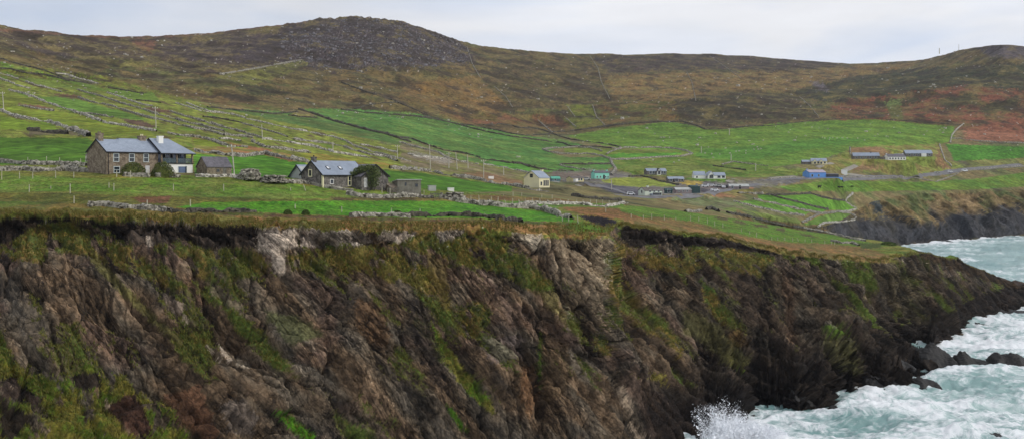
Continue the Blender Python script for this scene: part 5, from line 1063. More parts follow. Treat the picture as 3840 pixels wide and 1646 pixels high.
h.door(8.4, .95, 2.15); MB().box(5.3, 5.6, -.1, -.003, 2.2, 2.4).obj('wall_lamp', M['white'], o)
MB().tube([(.35,-.1,0),(.35,-.1,4.7)], .07, 6).obj('downpipe', M['dark'], o)
h.chimney(.55, Wd/2, 1.0, 1.3, 6.3, 8.5, M['rubble'], 2, 'rubble'); h.chimney(Lm-1.3, Wd/2+.3, 1.4, 1.0, 6.6, 8.25, M['rubble'], 2, 'cream'); h.chimney(Lm+1.7, 2.0, 1.05, .8, 6.0, 8.25, M['white'], 0)
# --- stone cottage
h = House('stone_cottage', 'stone cottage with grey slate roof, two skylights and dark gable verges behind the tree', 'house', 'P', (812,471), 40)
o = h.o; W_, E_, A_h = 6.9, 2.7, 2.7
h.walls(0, 11.5, 0, W_, E_, A_h, M['grey_stone'], name='stone_wall'); h.roof(0, 11.5, 0, W_, E_, A_h, M['slate_new'], ov=.3, verge=M['dark'])
h.walls(1.2, 10, W_+.01, W_+5.2, 2.3, 2.3, M['sheet'], name='rear_wall'); h.roof(1.2, 10, W_+.3, W_+5.2, 2.3, 2.3, M['slate_new'], ov=.3, verge=M['dark'])
h.walls(8.2, 15.8, -2.6, 5.5, 2.3, 2.4, M['grey_stone'], name='wing_wall', along=False); h.roof(8.2, 15.8, -2.6, 5.5, 2.3, 2.4, M['slate_old'], ov=.3, along=False, verge=M['dark'])
MB().box(-.05, .25, -.06, .35, -.5, 2.5).obj('quoin', M['cream'], o)
h.win('l', 3.6, 2.35, .75, 1.2, x=0, bars=0, fw=.2, frame='cream'); h.win('f', 2.0, .8, .8, .8, bars=0, frame='white', glass='sheet' if False else 'glass'); h.win('f', 6.9, .45, .6, 1.8, bars=1, fw=.2, frame='cream'); h.door(8.9, .9, 1.95, y=-2.6)
sl = A_h/(W_/2)
for xx in (2.6, 5.9):
    yc = 1.45; zc = E_+yc*sl+.16; a_ = math.atan(sl)
    f = MB(); dy, dz = .5*math.cos(a_), .5*math.sin(a_); f.hull8([(xx-.4,yc-dy,zc-dz),(xx+.4,yc-dy,zc-dz),(xx+.4,yc+dy,zc+dz),(xx-.4,yc+dy,zc+dz),(xx-.4,yc-dy,zc-dz+.12),(xx+.4,yc-dy,zc-dz+.12),(xx+.4,yc+dy,zc+dz+.12),(xx-.4,yc+dy,zc+dz+.12)])
    fo = f.obj('skylight', M['dark'], o); d = .72; MB().poly([(xx-.28,yc-dy*d,zc-dz*d+.125),(xx+.28,yc-dy*d,zc-dz*d+.125),(xx+.28,yc+dy*d,zc+dz*d+.125),(xx-.28,yc+dy*d,zc+dz*d+.125)]).obj('pane', M['carw'], fo)
h.chimney(.5, W_/2, .8, .9, 4.8, 6.3, M['grey_stone'], 1)
# --- slate barn
h = House('slate_barn', 'small low barn with a grey slate roof between farmhouse and stone hut', 'barn', 'P', (521,438), 28, 'f', dz=-.15)
h.walls(0, 5.6, 0, 4.6, 1.7, 2.0, M['rubble']); h.roof(0, 5.6, 0, 4.6, 1.7, 2.0, M['slate_old'], ov=.15); h.win('f', 2.2, .7, .5, .5, bars=0, frame='wood'); MB().box(3.6, 4.4, -.04, .02, 0, 1.5).obj('door', M['wood'], h.o)
# --- flat concrete shed
h = House('concrete_shed', 'flat roofed grey concrete shed with two dark openings right of the cottage tree', 'shed', 'Z2', (1830,690), 18)
MB().prism([(0,-1),(3.6,-1),(3.6,2.3),(0,2.75)], 0, 5.2).obj('wall', M['concrete'], h.o); MB().prism([(-.15,2.72),(3.75,2.26),(3.75,2.4),(-.15,2.88)], -.15, 5.35).obj('roof', M['sheet'], h.o)
h.win('f', 1.6, 1.5, .35, .7, bars=0, frame='concrete', fw=.06); h.win('f', 3.9, 1.3, .6, .65, bars=0, frame='concrete', fw=.06)
MB().prism([(0.2,-1),(2.8,-1),(2.8,1.9),(.2,1.3)], -1.6, -.003).obj('lean_to', M['rubble'], h.o)
# --- village
def cottage(name, label, cat, crop, corner, va, gab, front, eave, apex, wall, roof, wins, cham=(), which='f', doors=(), wmin=5, extras=None, trim=None):
    h = House(name, label, cat, crop, corner, va, which); W_, L_, E_, Ap = h.dims(gab, front, eave, apex, wmin); h.W, h.L, h.E, h.A = W_, L_, E_, Ap
    h.walls(0, L_, 0, W_, E_, max(.8, Ap-E_), M[wall], 2.5); h.roof(0, L_, 0, W_, E_, max(.8, Ap-E_), M[roof], ov=.2, verge=M[trim] if trim else None)
    for fr, z, w_, h_ in wins: h.win('f', L_*fr, E_*z, w_, h_, bars=0, fw=.1, frame='frame' if wall not in ('white','cream') else 'wood')
    for fr in doors: h.door(L_*fr, 1.0, 2.0, mat='dark')
    for fr, ch in cham: h.chimney(L_*fr, W_/2, .9, .8, Ap-.5, Ap+ch, M[wall])
    if extras: extras(h)
    return h
def ex_cream(h):
    h.win('l', h.W*.42, h.E*1.05, 1.2, 1.2, x=0, bars=1, frame='wood', fw=.08)
cottage('gabled_house', 'tall cream gabled house with pale slate roof, nearest of the village', 'house', 'Z3', (412,522), 57, 295, 205, 190, 322, 'cream', 'slate', [(.14,.25,.9,1.2),(.42,.2,.8,1.9),(.60,.2,.8,1.9),(.78,.2,.8,1.9)], [(.97,.5)], extras=ex_cream)
cottage('sheet_shed', 'small shed with teal sheet roof behind the cream gabled house', 'shed', 'Z3', (665,402), 12, 30, 160, 52, 92, 'teal_wall', 'teal_roof', [(.3,.3,.8,.8)])
def ex_yel(h):
    MB().box(h.L*.08, h.L*.3, -2.2, -.003, -1, h.E*.85).obj('porch', M['white'], h.o)
cottage('yellow_cottage', 'low pale yellow cottage with brown roof beside the teal roofed shed', 'house', 'Z3', (1062,438), 32, 90, 225, 66, 102, 'yellow', 'thatch', [(.5,.35,.9,1.0),(.72,.35,.9,1.0)], extras=ex_yel)
cottage('mint_house', 'long mint green house with a thin grey roof', 'house', 'Z3', (1490,352), 22, 65, 280, 112, 150, 'mint', 'slate_old', [(.14,.15,.6,.9),(.36,.15,.6,.9),(.72,.15,.6,.9),(.88,.15,.6,.9)], [(.05,.6),(.95,.6)], doors=(.58,))
def ex_g1(h):
    a, b = h.L*.50, h.L*.68; h.walls(a, b, -1.5, h.W*.5, h.E, 1.6, M['white'], along=False, name='porch_wall'); h.roof(a, b, -1.5, h.W*.5, h.E, 1.6, M['dark'], ov=.2, along=False); h.win('f', (a+b)/2-.7, .5, 1.4, 2.0, y=-1.5, bars=0, frame='wood')
cottage('gabled_bungalow', 'long bungalow with blue grey roof and a pointed central porch', 'house', 'Z4', (345,278), 14, 60, 375, 74, 126, 'grey_stone', 'slate_new', [(.13,.3,1.3,1.5),(.28,.3,1.3,1.5),(.72,.3,1.1,1.5),(.86,.3,1.1,1.5)], extras=ex_g1)
cottage('stone_bungalow', 'dark stone bungalow with light grey roof above the orange grass', 'house', 'Z4', (745,415), 10, 50, 300, 60, 102, 'grey_stone', 'slate', [(.1,.3,1.2,1.2),(.42,.25,1.8,1.6),(.8,.3,1.3,1.2)], doors=(.3,))
def ex_wb(h):
    h.walls(-.5, h.L*.3, -3, h.W*.6, h.E, 2.6, M['white'], along=False, name='front_gable'); h.roof(-.5, h.L*.3, -3, h.W*.6, h.E, 2.6, M['slate_new'], ov=.2, along=False)
    h.win('f', .4, .4, .9, 1.7, y=-3, bars=0, frame='wood'); h.win('f', h.L*.3-1.9, .4, 1.2, 2.0, y=-3, bars=0, frame='wood')
    h.walls(-8.5, -1.6, -.5, h.W*.8, 2.2, 2.2, M['white'], name='garage_wall'); h.roof(-8.5, -1.6, -.5, h.W*.8, 2.2, 2.2, M['slate'], ov=.15); h.win('f', -7.2, .6, .8, .9, y=-.5, bars=0, frame='wood')
cottage('white_bungalow', 'white bungalow with projecting front gable and a small wing on its left', 'house', 'Z4', (1515,352), 12, 50, 335, 62, 120, 'white', 'slate', [(.55,.3,1.6,1.2),(.8,.3,1.6,1.2)], extras=ex_wb)
def ex_pg(h):
    MB().prism([(-2.2,-1),(-.003,-1),(-.003,h.E*.46),(-2.2,h.E*.34)], h.L*.3, h.L*.84).obj('lean_to', M['slate'], h.o)
    for f_ in (.34,.46,.58,.72): h.win('f', h.L*f_, .4, .9, .8, y=-2.2, bars=0, frame='wood')
    h.win('l', h.W*.4, h.E*.55, .9, 1.1, x=0, bars=0, frame='wood')
cottage('green_house', 'pale green two storey house with dark roof and long grey lean-to', 'house', 'Z4', (305,676), 26, 130, 330, 92, 158, 'pale_green', 'thatch', [(.25,.72,.8,.8),(.5,.72,.8,.8),(.75,.72,.8,.8)], [(.35,.7)], extras=ex_pg)
cottage('green_shed', 'dark green sheet shed between the pale green house and the farm shed', 'shed', 'Z4', (700,636), 6, 20, 140, 62, 84, 'dgreen', 'dgreen', [(.3,.3,1.2,1.4)])
def ex_fs(h):
    MB().prism([(0,-2),(5.5,-2),(5.5,3.8),(0,3.2)], h.L+.01, h.L*1.55).obj('side_bay', M['dgreen'], h.o)
cottage('farm_shed', 'long pinkish farm shed with pale sheet roof and small square windows', 'shed', 'Z4', (905,640), 16, 30, 300, 66, 104, 'pinkwall', 'sheet', [(.15,.4,.7,.6),(.42,.4,.7,.6),(.68,.4,.7,.6)], extras=ex_fs)
cottage('byre', 'long low byre with whitish roof strip beside the road', 'shed', 'Z4', (1935,548), 8, 30, 370, 50, 92, 'pinkwall', 'sheet', [(.1,.3,1.2,1.4)], doors=(.5,))
def ex_bl(h):
    MB().prism([(-.3,-2),(3.6,-2),(3.6,2.7),(-.3,2.3)], h.L+.01, h.L*1.75).obj('side_wing', M['card'], h.o); MB().prism([(-.5,2.31),(3.8,2.72),(3.8,2.86),(-.5,2.46)], h.L+.02, h.L*1.78).obj('wing_roof', M['slate_old'], h.o)
    MB().box(-1, h.L*1.9, -3.2, -3, -1.5, .45).obj('garden_wall', M['blue'], h.o)
cottage('blue_house', 'bright sky blue house with a pinkish roof and blue garden wall', 'house', 'Z5', (292,508), 18, 95, 228, 76, 114, 'blue', 'pink_roof', [(.12,.2,1.2,1.6),(.52,.25,1.0,1.4)], [(.06,.6)], extras=ex_bl)
def ex_cb(h):
    h.walls(-6.5, -.3, 1, h.W-.6, h.E*.8, 1.3, M['grey_stone'], name='garage_wall'); h.roof(-6.5, -.3, 1, h.W-.6, h.E*.8, 1.3, M['slate'], ov=.2)
    for f_ in (.1, .5): h.walls(h.L*f_, h.L*(f_+.2), -1.2, 2.5, h.E*.95, 1.4, M['cream'], along=False, name='front_gable'); h.roof(h.L*f_, h.L*(f_+.2), -1.2, 2.5, h.E*.95, 1.4, M['slate'], ov=.15, along=False); h.win('f', h.L*(f_+.05), .5, 1.2, 1.4, y=-1.2, bars=0, frame='wood')
cottage('cream_bungalow', 'cream bungalow with blue grey roof and grey garage wing on its left', 'house', 'Z5', (315,318), 10, 30, 212, 48, 88, 'cream', 'slate', [(.38,.3,1.2,1.2),(.8,.3,1.2,1.2)], extras=ex_cb)
def ex_lb(h):
    MB().box(h.L+.01, h.L*1.2, -1, h.W*.5, -2, h.E*.75).obj('annex', M['grey_stone'], h.o)
cottage('long_blue_roofed_house', 'long low stone house with blue grey roof above the white cottage', 'house', 'Z5', (912,246), 10, 30, 358, 46, 92, 'grey_stone', 'slate_new', [(.1,.3,1.2,1.2),(.28,.3,1.2,1.2),(.45,.3,1.0,1.4),(.62,.3,1.4,1.3),(.82,.3,1.4,1.3)], [(.7,.5)], extras=ex_lb)
def ex_lt(h):
    MB().box(h.L*.58, h.L*.76, -1.4, -.003, -2, h.E*1.02).obj('porch', M['white'], h.o)
    h.walls(-8.5, -1.8, 0, h.W*.7, h.E*.55, 1.0, M['dark'], name='annex_wall'); h.roof(-8.5, -1.8, 0, h.W*.7, h.E*.55, 1.0, M['slate'], ov=.2)
cottage('long_upper_house', 'highest long house, pale grey roof over dark walls with a white porch', 'house', 'Z5', (1650,208), 12, 40, 360, 46, 94, 'grey_stone', 'slate', [(.12,.3,1.4,1.4),(.3,.3,1.4,1.4),(.45,.3,1.2,1.4),(.85,.3,1.4,1.4)], extras=ex_lt)
cottage('white_cottage', 'long white cottage with dark roof and a row of small windows', 'house', 'Z5', (1402,398), 20, 72, 235, 48, 88, 'white', 'slate_old', [(.06,.3,.9,1.1),(.22,.3,.9,1.1),(.38,.3,.9,1.1),(.54,.3,.9,1.1),(.7,.3,.9,1.1),(.86,.3,.9,1.1)], [(.03,.6),(.97,.6)])
g = House('gatehouse_wall', 'small white block of wall where two tracks meet right of the blue house', 'wall', 'Z5', (738,448), 5, 'f'); MB().box(0, 4.2, 0, .8, -1.5, 2.2).obj('wall', M['white'], g.o); MB().box(-.15, 4.35, -.12, .92, 2.203, 2.35).obj('coping', M['white'], g.o)
# --- stone hut and ruin
def mound(name, x, y, rx, rz, label, cat, mat, n=170, squareness=3, which=None):
    g = locate(x, y, which); th = rng.uniform(0, 2*np.pi, n); q = rng.random(n); z = q*rz; r = rx*np.clip(1-q**squareness, .0, 1)**.6
    P_ = np.stack([np.cos(th)*r, np.sin(th)*r, z], 1); Pt = np.stack([rng.uniform(-.75,.75,40)*rx, rng.uniform(-.75,.75,40)*rx, np.full(40, rz*.93)], 1)
    P_ = np.concatenate([P_, Pt, np.stack([rng.uniform(-.5,.5,30)*rx, rng.uniform(-.5,.5,30)*rx, rng.random(30)*rz*.8], 1)])
    s_ = rng.uniform(.35, .75, (len(P_),3)); s_[:,2] *= .6; v, f = stones(P_, s_); o = npmesh(name, v, f, mat, smooth=False); o.location = g; return tag(o, label, cat)
mound('stone_hut', 629, 451, 1.75, 2.0, 'round beehive shaped stone hut right of the slate barn', 'hut', M_W['m'], 320, 5)
mound('ruined_wall', 690, 458, 2.6, 1.3, 'collapsed heap of mossy stones right of the round stone hut', 'ruin', M_W['m'], 120, 1.5)
mound('rubble_heap', 1143, 497, 2.2, 1.1, 'heap of stones and boards behind the pallet fence', 'ruin', M_W['m'], 90, 1.5)
# --- pens, crates beside the shed
def pallet(crop, a, b, label):
    A, B = locate(*cp(crop, [a])[0], 'n'), locate(*cp(crop, [b])[0], 'n'); L_ = float(np.linalg.norm((B-A)[:2])); o = empty('pallet_fence', A, math.atan2(B[1]-A[1], B[0]-A[0]), label=label, cat='fence')
    n = max(3, int(L_/.35))
    for i in range(n+1): MB().box(L_*i/n-.06, L_*i/n+.06, -.03, .03, -.3, 1.25+rng.uniform(-.15,.15)).obj('board', M['wood'], o)
    for z_ in (.35, .95): MB().box(-.1, L_+.1, .031, .07, z_-.06, z_+.06).obj('rail', M['wood'], o)
pallet('H2', (1540,735), (1610,742), 'weathered board fence panel at the corner of the clifftop field'); pallet('H2', (1160,690), (1270,692), 'bluish board hurdle below the right side of the cottage tree')
def crate(crop, p, w_, hh_, label, mat, which=None):
    g = locate(*cp(crop, [p])[0], which); o = empty('feed_bin', g, .3, label=label, cat='bin'); MB().box(-w_/2, w_/2, -.5, .5, -.3, hh_).obj('body', M[mat], o); MB().box(-w_/2-.06, w_/2+.06, -.56, .56, hh_+.003, hh_+.12).obj('lid', M[mat], o)
crate('H2', (1550,668), 1.7, 1.1, 'white box standing right of the concrete shed', 'sheet'); crate('H2', (1715,672), 1.4, .7, 'low white box behind the stone wall right of the shed', 'white'); crate('H2', (2070,562), 2.0, .9, 'white box lying in the brown strip left of the cream house', 'white')
# ================================================================ VEHICLES
def car(crop, p, label, paint='carw', van=False, rz=0, s_=1):
    g = locate(*cp(crop, [p])[0], 'f'); o = empty('parked_van' if van else 'parked_car', (g[0], g[1], g[2]+.1), rz, label=label, cat='van' if van else 'car'); L_, W_, Hh = (5.4, 2.0, 2.3) if van else (4.3, 1.75, 1.45); L_ *= s_
    pr = [(-L_/2,.3),(L_/2,.3),(L_/2,Hh*.52),(L_*.36,Hh*.60),(L_*.24,Hh),(-L_*.42,Hh),(-L_/2,Hh*.6)]
    V_ = [(x,-W_/2,z) for x,z in pr]+[(x,W_/2,z) for x,z in pr]; n = len(pr); Fc = [list(range(n)), list(range(2*n-1,n-1,-1))]+[[i,(i+1)%n,(i+1)%n+n,i+n][::-1] for i in range(n)]
    mesh('body', V_, Fc, M[paint], o); MB().box(-L_*.36, L_*.2, -W_/2-.02, W_/2+.02, Hh*.64, Hh*.9).obj('side_window', M['glass'], o); MB().poly([(L_*.355,-W_*.4,Hh*.63),(L_*.355,W_*.4,Hh*.63),(L_*.25,W_*.4,Hh*.96),(L_*.25,-W_*.4,Hh*.96)]).obj('windscreen', M['glass'], o)
    for sx in (-.32, .32):
        for sy in (-1, 1): MB().tube([(L_*sx,sy*W_*.38,.32),(L_*sx,sy*(W_*.5+.02),.32)], .32, 12).obj('wheel', M['tyre'], o)
for a in (('Z3',(1325,385),'silver car parked against the right end of the yellow cottage','sheet',False,.2),('Z3',(2185,676),'long white car parked left of the pale green house','carw',False,0,.8),
          ('Z4',(1460,520),'white car standing by the byre wall, leftmost of three','carw',False,.1,.9),('Z4',(1575,505),'white car in the middle of the three by the byre','carw',False,.1),('Z4',(1725,512),'grey car, rightmost of the three by the byre','sheet',False,.2),
          ('Z4',(1822,540),'white car parked end on at the left end of the long byre','carw',False,1.2),('Z4',(1645,600),'small white car on the road below the byre','carw',False,.3),('Z4',(1890,528),'dark car beside the byre door','card',False,1.4),
          ('Z5',(2490,428),'white camper van on the road at the far right','carw',True,.25),('Z5',(2285,442),'white car behind the roadside wall, left of the camper van','carw',False,.2),('Z5',(2100,450),'small pale car farthest left on the right hand road','sheet',False,.1),
          ('Z5',(640,505),'dark blue car beside the blue house wing','card',False,0)): car(*a)
# ================================================================ POLES, POSTS
def pole(crop, x, yt, yb, label, arm=True, xt=None, which='f'):
    (px, pb), (pt, ptp) = cp(crop, [(x,yb),(xt if xt is not None else x,yt)]); g = locate(px, pb, which); ht = (pb-ptp)/S*g[1]/F; lean = (pt-px)/S*g[1]/F
    o = empty('utility_pole', g, 0, label=label, cat='pole'); w0 = max(.15, (.00042 if g[1] < 1400 else .0002)*g[1]); MB().tube([(0,0,-.6),(lean*.5,0,ht*.5),(lean,0,ht)], [w0, w0*.9, w0*.8], 7).obj('pole', M['pole'], o)
    if arm:
        MB().box(lean-.9, lean+.9, -.08-w0, .0-w0, ht-.65, ht-.5).obj('crossarm', M['pole'], o)
        for dx in (-.8, 0, .8): MB().tube([(lean+dx,-w0-.04,ht-.5),(lean+dx,-w0-.04,ht-.25)], .07, 6).obj('insulator', M['white'], o)
exec('''
pole('L1',45,440,665,'leftmost pole, on the hillside at the left edge',True,28)
pole('L1',1795,610,860,'pole rising behind the farmhouse roof',True,1785)
pole('L2',872,265,440,'pole on the walled hillside between barn and cottage',False,862)
pole('L2',550,492,842,'tall leaning pole right beside the slate barn',True,515)
pole('L2',1682,465,565,'short pole above the cottage skylights',False)
pole('L2',2424,500,660,'pole with crossarm above the right part of the cottage tree')
pole('L3',352,370,660,'tallest pole in the centre, right of the cottage',False,338)
pole('L3',562,465,645,'pole with crossarm next right of the tallest one')
pole('L3',660,460,660,'slightly leaning pole, third in the central row',False,640)
pole('L3',785,490,645,'thin pole, fourth in the central row',False,775)
pole('L3',962,545,790,'pole standing on the stone wall, fifth in the central row')
pole('L3',1192,620,722,'small pole left of the cream gabled house',False)
pole('L3',2432,770,890,'faint pole below the mint green house',False)
pole('H3',1915,120,178,'pole high on the wide green slope under the moor wall',False)
pole('H3',1668,278,338,'pole at the right end of the oval enclosure',False)
pole('H3',1930,345,402,'pole in the pasture above the white bungalow',False)
pole('H3',2146,425,492,'pole right of and above the white bungalow',False)
pole('T3',2078,332,380,'thin mast on the right hand skyline',False)
pole('T3',1932,362,396,'faint shorter mast on the skyline left of the other mast',False)
''')
def fence(crop, posts, label, name='wire_fence', which='n', wires=True, r_=.085):
    """posts: (x, y_top, y_base[, x_top])"""
    P_ = []
    for p in posts:
        (xb, yb), (xt, yt) = cp(crop, [(p[0],p[2]),(p[3] if len(p) > 3 else p[0],p[1])]); g = locate(xb, yb, which); k = g[1]/F/S; P_.append((g, (yb-yt)*k, (xt-xb)*k))
    if len(P_) == 1:
        g, hh_, ln = P_[0]; q = MB().tube([(0,0,-.3),(ln,0,hh_)], [r_, r_*.85], 6).obj('fence_post', M['post'], None); q.location = g; return tag(q, label, 'post')
    o = empty(name, P_[0][0], 0, label=label, cat='fence'); b0 = P_[0][0]
    for g, hh_, ln in P_:
        d = g-b0; MB().tube([tuple(d-np.array([0,0,.3])), tuple(d+np.array([ln,0,hh_]))], [r_, r_*.85], 6).obj('post', M['post'], o)
    if wires:
        for fz in (.5, .85):
            MB().tube([tuple(g-b0+np.array([ln*fz,-.03,hh_*fz])) for g, hh_, ln in P_], .009, 3).obj('wire', M['dark'], o)
    return o
fence('H1', [(15,500,570),(172,500,560),(288,505,560),(490,490,555),(650,500,555),(1028,490,545),(1150,490,555),(1305,480,550),(1545,500,550)], 'row of posts in front of the farmhouse garden')
fence('H1', [(258,612,680),(447,625,652),(618,605,690),(960,595,642),(1003,602,668),(1528,607,668),(1970,608,668)], 'widely spaced pale posts across the field below the farmhouse')
fence('H1', [(652,712,778),(1297,745,815),(1677,742,803)], 'three stout white posts nearest the cliff edge below the farmhouse', r_=.1)
fence('H1', [(245,372,405),(410,365,405),(525,375,415),(710,385,425)], 'short row of posts behind the walls left of the farmhouse', which='f')
fence('H1', [(325,450,490),(430,450,490),(505,445,485),(673,435,478)], 'posts on the stony strip left of the farmhouse gable', which='f')
fence('H2', [(345,782,822),(755,805,852)], 'two thin posts in the bright clifftop field below the cottage')
fence('H2', [(1193,820,865)], 'bright white upright post at the near edge of the clifftop field'); fence('H2', [(1290,898,1)+() if False else (1285,855,900,1262)], 'pale leaning post beside the bright upright one')
fence('H2', [(1445,825,855)], 'small reddish post in the middle of the bright clifftop field'); fence('H2', [(2015,865,900)], 'thin post near the right end of the bright clifftop field')
fence('H2', [(305,640,665)], 'short post below the left gable of the cottage'); fence('H2', [(442,615,668,418)], 'leaning pale post below the cottage gable')
fence('L4', [(720,280,330),(815,285,335),(910,275,335,905),(1050,290,365),(1125,295,355,1130),(1228,325,375,1200),(1295,315,370),(1375,325,378,1365),(1460,320,375,1438),(1525,310,370),(1618,315,370,1605),(1700,330,370),(1780,325,372),(1846,325,370),(1950,325,375,1930),(2030,330,375),(2105,330,378),(2190,325,380),(2260,330,378),(2330,330,388),(2405,335,390)], 'long row of crooked leaning posts in the middle field', which=None)
fence('L4', [(1030,265,305),(1190,270,312),(1300,240,312),(1400,250,312),(1630,270,318),(1750,275,322)], 'upper row of posts in the rusty grass behind the crooked row', which='f')
fence('H2', [(1110,640,690),(1180,645,690),(1410,655,690),(1480,660,695)], 'posts along the yard of the concrete shed')
fence('H3', [(825,800,850),(1050,868,905),(1157,880,916),(1230,868,915),(1342,880,922),(1443,895,925),(1573,885,932),(1645,897,937),(1722,905,955),(1785,935,978),(1857,950,992)], 'row of pale posts across the headland pasture, left half')
fence('L5', [(1070,520,552),(1145,545,578),(1208,560,600),(1345,600,625),(1400,602,628),(1465,605,632),(1537,607,636),(1590,608,638,1580),(1650,620,645),(1710,622,648),(1830,632,662),(1890,638,668),(1920,640,670)], 'row of short posts across the headland pasture, right half')
fence('L4', [(2048,505,600,2040)], 'single post by the dark gully at the corner of the near cliff'); fence('L4', [(1868,520,575),(1940,520,580)], 'two posts at the end of the thick dark wall near the gully')
fence('L4', [(2365,410,470)], 'post standing alone in front of the pebbly wall', which=None)
# ================================================================ ANIMALS
def quad(name, loc, s_, mat, head_down=True, rz=0, **k):
    mb = MB(); L_, Hh = 1.0*s_, .8*s_
    body = [(-.5,0,.62),(-.25,0,.66),(.1,0,.64),(.42,0,.66),(.58,0,.74)]; mb.tube([(x*L_,y,z*s_) for x,y,z in body], [.14*s_,.24*s_,.25*s_,.22*s_,.12*s_], 10)
    hd = [(.56,.72),(.74,.5 if head_down else .95),(.86,.30 if head_down else .96)]; mb.tube([(x*L_,0,z*s_) for x,z in hd], [.12*s_,.10*s_,.06*s_], 8)
    for x in (-.36, .36):
        for y in (-.13, .13): mb.tube([(x*L_,y*s_,.5*s_),(x*L_+(.04 if x < 0 else 0)*s_,y*s_,.26*s_),(x*L_,y*s_,-.05)], [.085*s_,.05*s_,.035*s_], 6)
    mb.tube([(-.5*L_,0,.7*s_),(-.58*L_,0,.4*s_)], [.03*s_,.02*s_], 5)
    o = mb.obj(name, mat, None); o.location = loc; o.rotation_euler = (0,0,rz); return tag(o, **k)
for (x, y), s_, hd, lb in (((425,668),2.3,False,'big black cow, nearest and leftmost on the clifftop pasture'),((703,664),1.7,True,'black cow, left one of the close pair on the pasture'),((745,664),1.7,True,'black cow, right one of the close pair on the pasture'),((888,656),1.7,True,'black cow farthest right on the clifftop pasture')):
    g = locate(*cp('Z5', [(x,y)])[0], 'f'); quad('cow', g, s_, M['black'], hd, rng.uniform(-.5,.5), label=lb, cat='cow', group='black cows on the clifftop pasture')
sh0 = None
def sheep(crop, pts, label, group):
    global sh0
    for x, y in pts:
        g = locate(*cp(crop, [(x,y)])[0], 'f')
        if sh0 is None: sh0 = quad('sheep', g, 1.25, M['sheep'], True, 0, label=label, cat='sheep', group=group)
        else:
            o = sh0.copy(); C.objects.link(o); o.location = g; o.rotation_euler = (0,0,rng.uniform(-3,3)); tag(o, label, 'sheep', group)
sheep('H3', [(1470,410),(1425,428),(1240,405),(1270,380),(1700,345),(1760,350),(1830,352),(1770,385),(1920,345),(1975,330),(2000,325),(2060,322),(2130,312),(2170,310),(2190,305),(2060,345),(1730,290),(1880,300),(2090,235),(2130,265),(2215,230),(2160,290),(2115,268)], 'small white sheep grazing on the slope above the village houses', 'sheep on the slope above the village')
sheep('H4', [(385,115),(480,205),(500,212),(545,210),(570,208),(610,212),(655,208),(700,212),(790,212),(965,178),(1045,195),(1060,198),(330,190),(540,225),(850,230),(180,160),(250,205)], 'white sheep scattered over the upper part of the wide green slope', 'sheep high on the wide green slope')
sheep('L3', [(1345,525),(1370,527)], 'one of two sheep on the central green slope', 'pair of sheep on the central slope')
sheep('H4', [(2040,205),(1805,105),(2135,315),(2200,270)], 'white sheep near the bracken at the far right', 'sheep at the far right')
# ================================================================ TREE, SHRUBS
def leafmat(n, a, b_):
    m, nt, b = newmat(n); gi = N(nt, 'ShaderNodeNewGeometry').outputs['Random Per Island']
    nt.links.new(mixc(nt, gi, tuple(float(v) for v in s2l(a)), tuple(float(v) for v in s2l(b_))), b.inputs['Base Color']); b.inputs['Roughness'].default_value = .7; b.inputs['Specular IOR Level'].default_value = .2; return m
M_leaf = leafmat('dark_leaves', (60,78,42), (112,120,70)); M_leaf2 = leafmat('shrub_leaves', (54,76,34), (112,114,56)); M_gorse = leafmat('gorse_leaves', (50,72,30), (86,104,44)); M_bark = sm('bark', (92,84,72), (64,58,50), 3)
M_brack = leafmat('dry_bracken', (124,88,56), (160,124,80))
def leafcloud(name, pts, size, mat, parent=None, **k):
    n = len(pts); a = rng.normal(0,1,(n,3)); b = rng.normal(0,1,(n,3)); s_ = size*rng.uniform(.6,1.4,(n,1)); a = a/np.linalg.norm(a,axis=1,keepdims=True)*s_; b = b/np.linalg.norm(b,axis=1,keepdims=True)*s_*.7
    V_ = np.stack([pts-a*.5-b*.5, pts+a*.5-b*.5, pts+a*.5+b*.5, pts-a*.5+b*.5], 1).reshape(-1,3); return npmesh(name, V_, np.arange(4*n).reshape(-1,4), mat, smooth=False, parent=parent, **k)
g = locate(926, 476, 'n'); g = np.array([X_of(g[1]-1, 926), g[1]-1, g[2]])
t = empty('windswept_tree', g, 0, label='windswept dark green tree in front of the cottage wing', cat='tree')
mb = MB()
for x0, x1, z1 in ((-1.6,-1.3,2.3),(-.9,-1.6,2.6),(-.2,.2,2.9),(.5,1.0,2.8),(1.2,1.9,2.2)): mb.tube([(x0,0,-.3),((x0+x1)/2+.15,.1,z1*.55),(x1,.1,z1)], [.13,.09,.05], 6)
for x, y, z in ((-3,.2,3.4),(-2.2,-.4,4.2),(-.6,.3,4.5),(.8,-.3,4.5),(1.8,.3,3.6)): mb.tube([(x*.45,0,1.9),(x*.8,y,z*.8),(x,y,z)], [.07,.05,.02], 5)
mb.obj('trunk', M_bark, t)
cl = []
for cx_, cz, rx_, rz_, nn in ((-2.9,3.3,1.0,.55,420),(-2.1,3.9,1.1,.7,520),(-1.0,4.4,1.2,.7,600),(.2,4.5,1.2,.75,600),(1.2,4.1,1.1,.9,560),(1.9,3.2,.9,.9,400),(-.2,3.5,1.5,.7,450),(.9,2.5,1.3,1.0,420),(1.6,1.4,.9,1.1,260),(-.8,1.4,1.0,1.3,330),(-1.6,.9,.8,.9,220),(.4,1.2,1.0,1.2,260)):
    q = rng.normal(0,1,(nn,3)); q /= np.linalg.norm(q,axis=1,keepdims=True); q *= rng.random((nn,1))**.4; cl.append(q*np.array([rx_,1.1,rz_])+np.array([cx_,rng.uniform(-.4,.4),cz]))
leafcloud('crown', np.concatenate(cl)+rng.normal(0,.07,(sum(len(c) for c in cl),3)), .20, M_leaf, t)
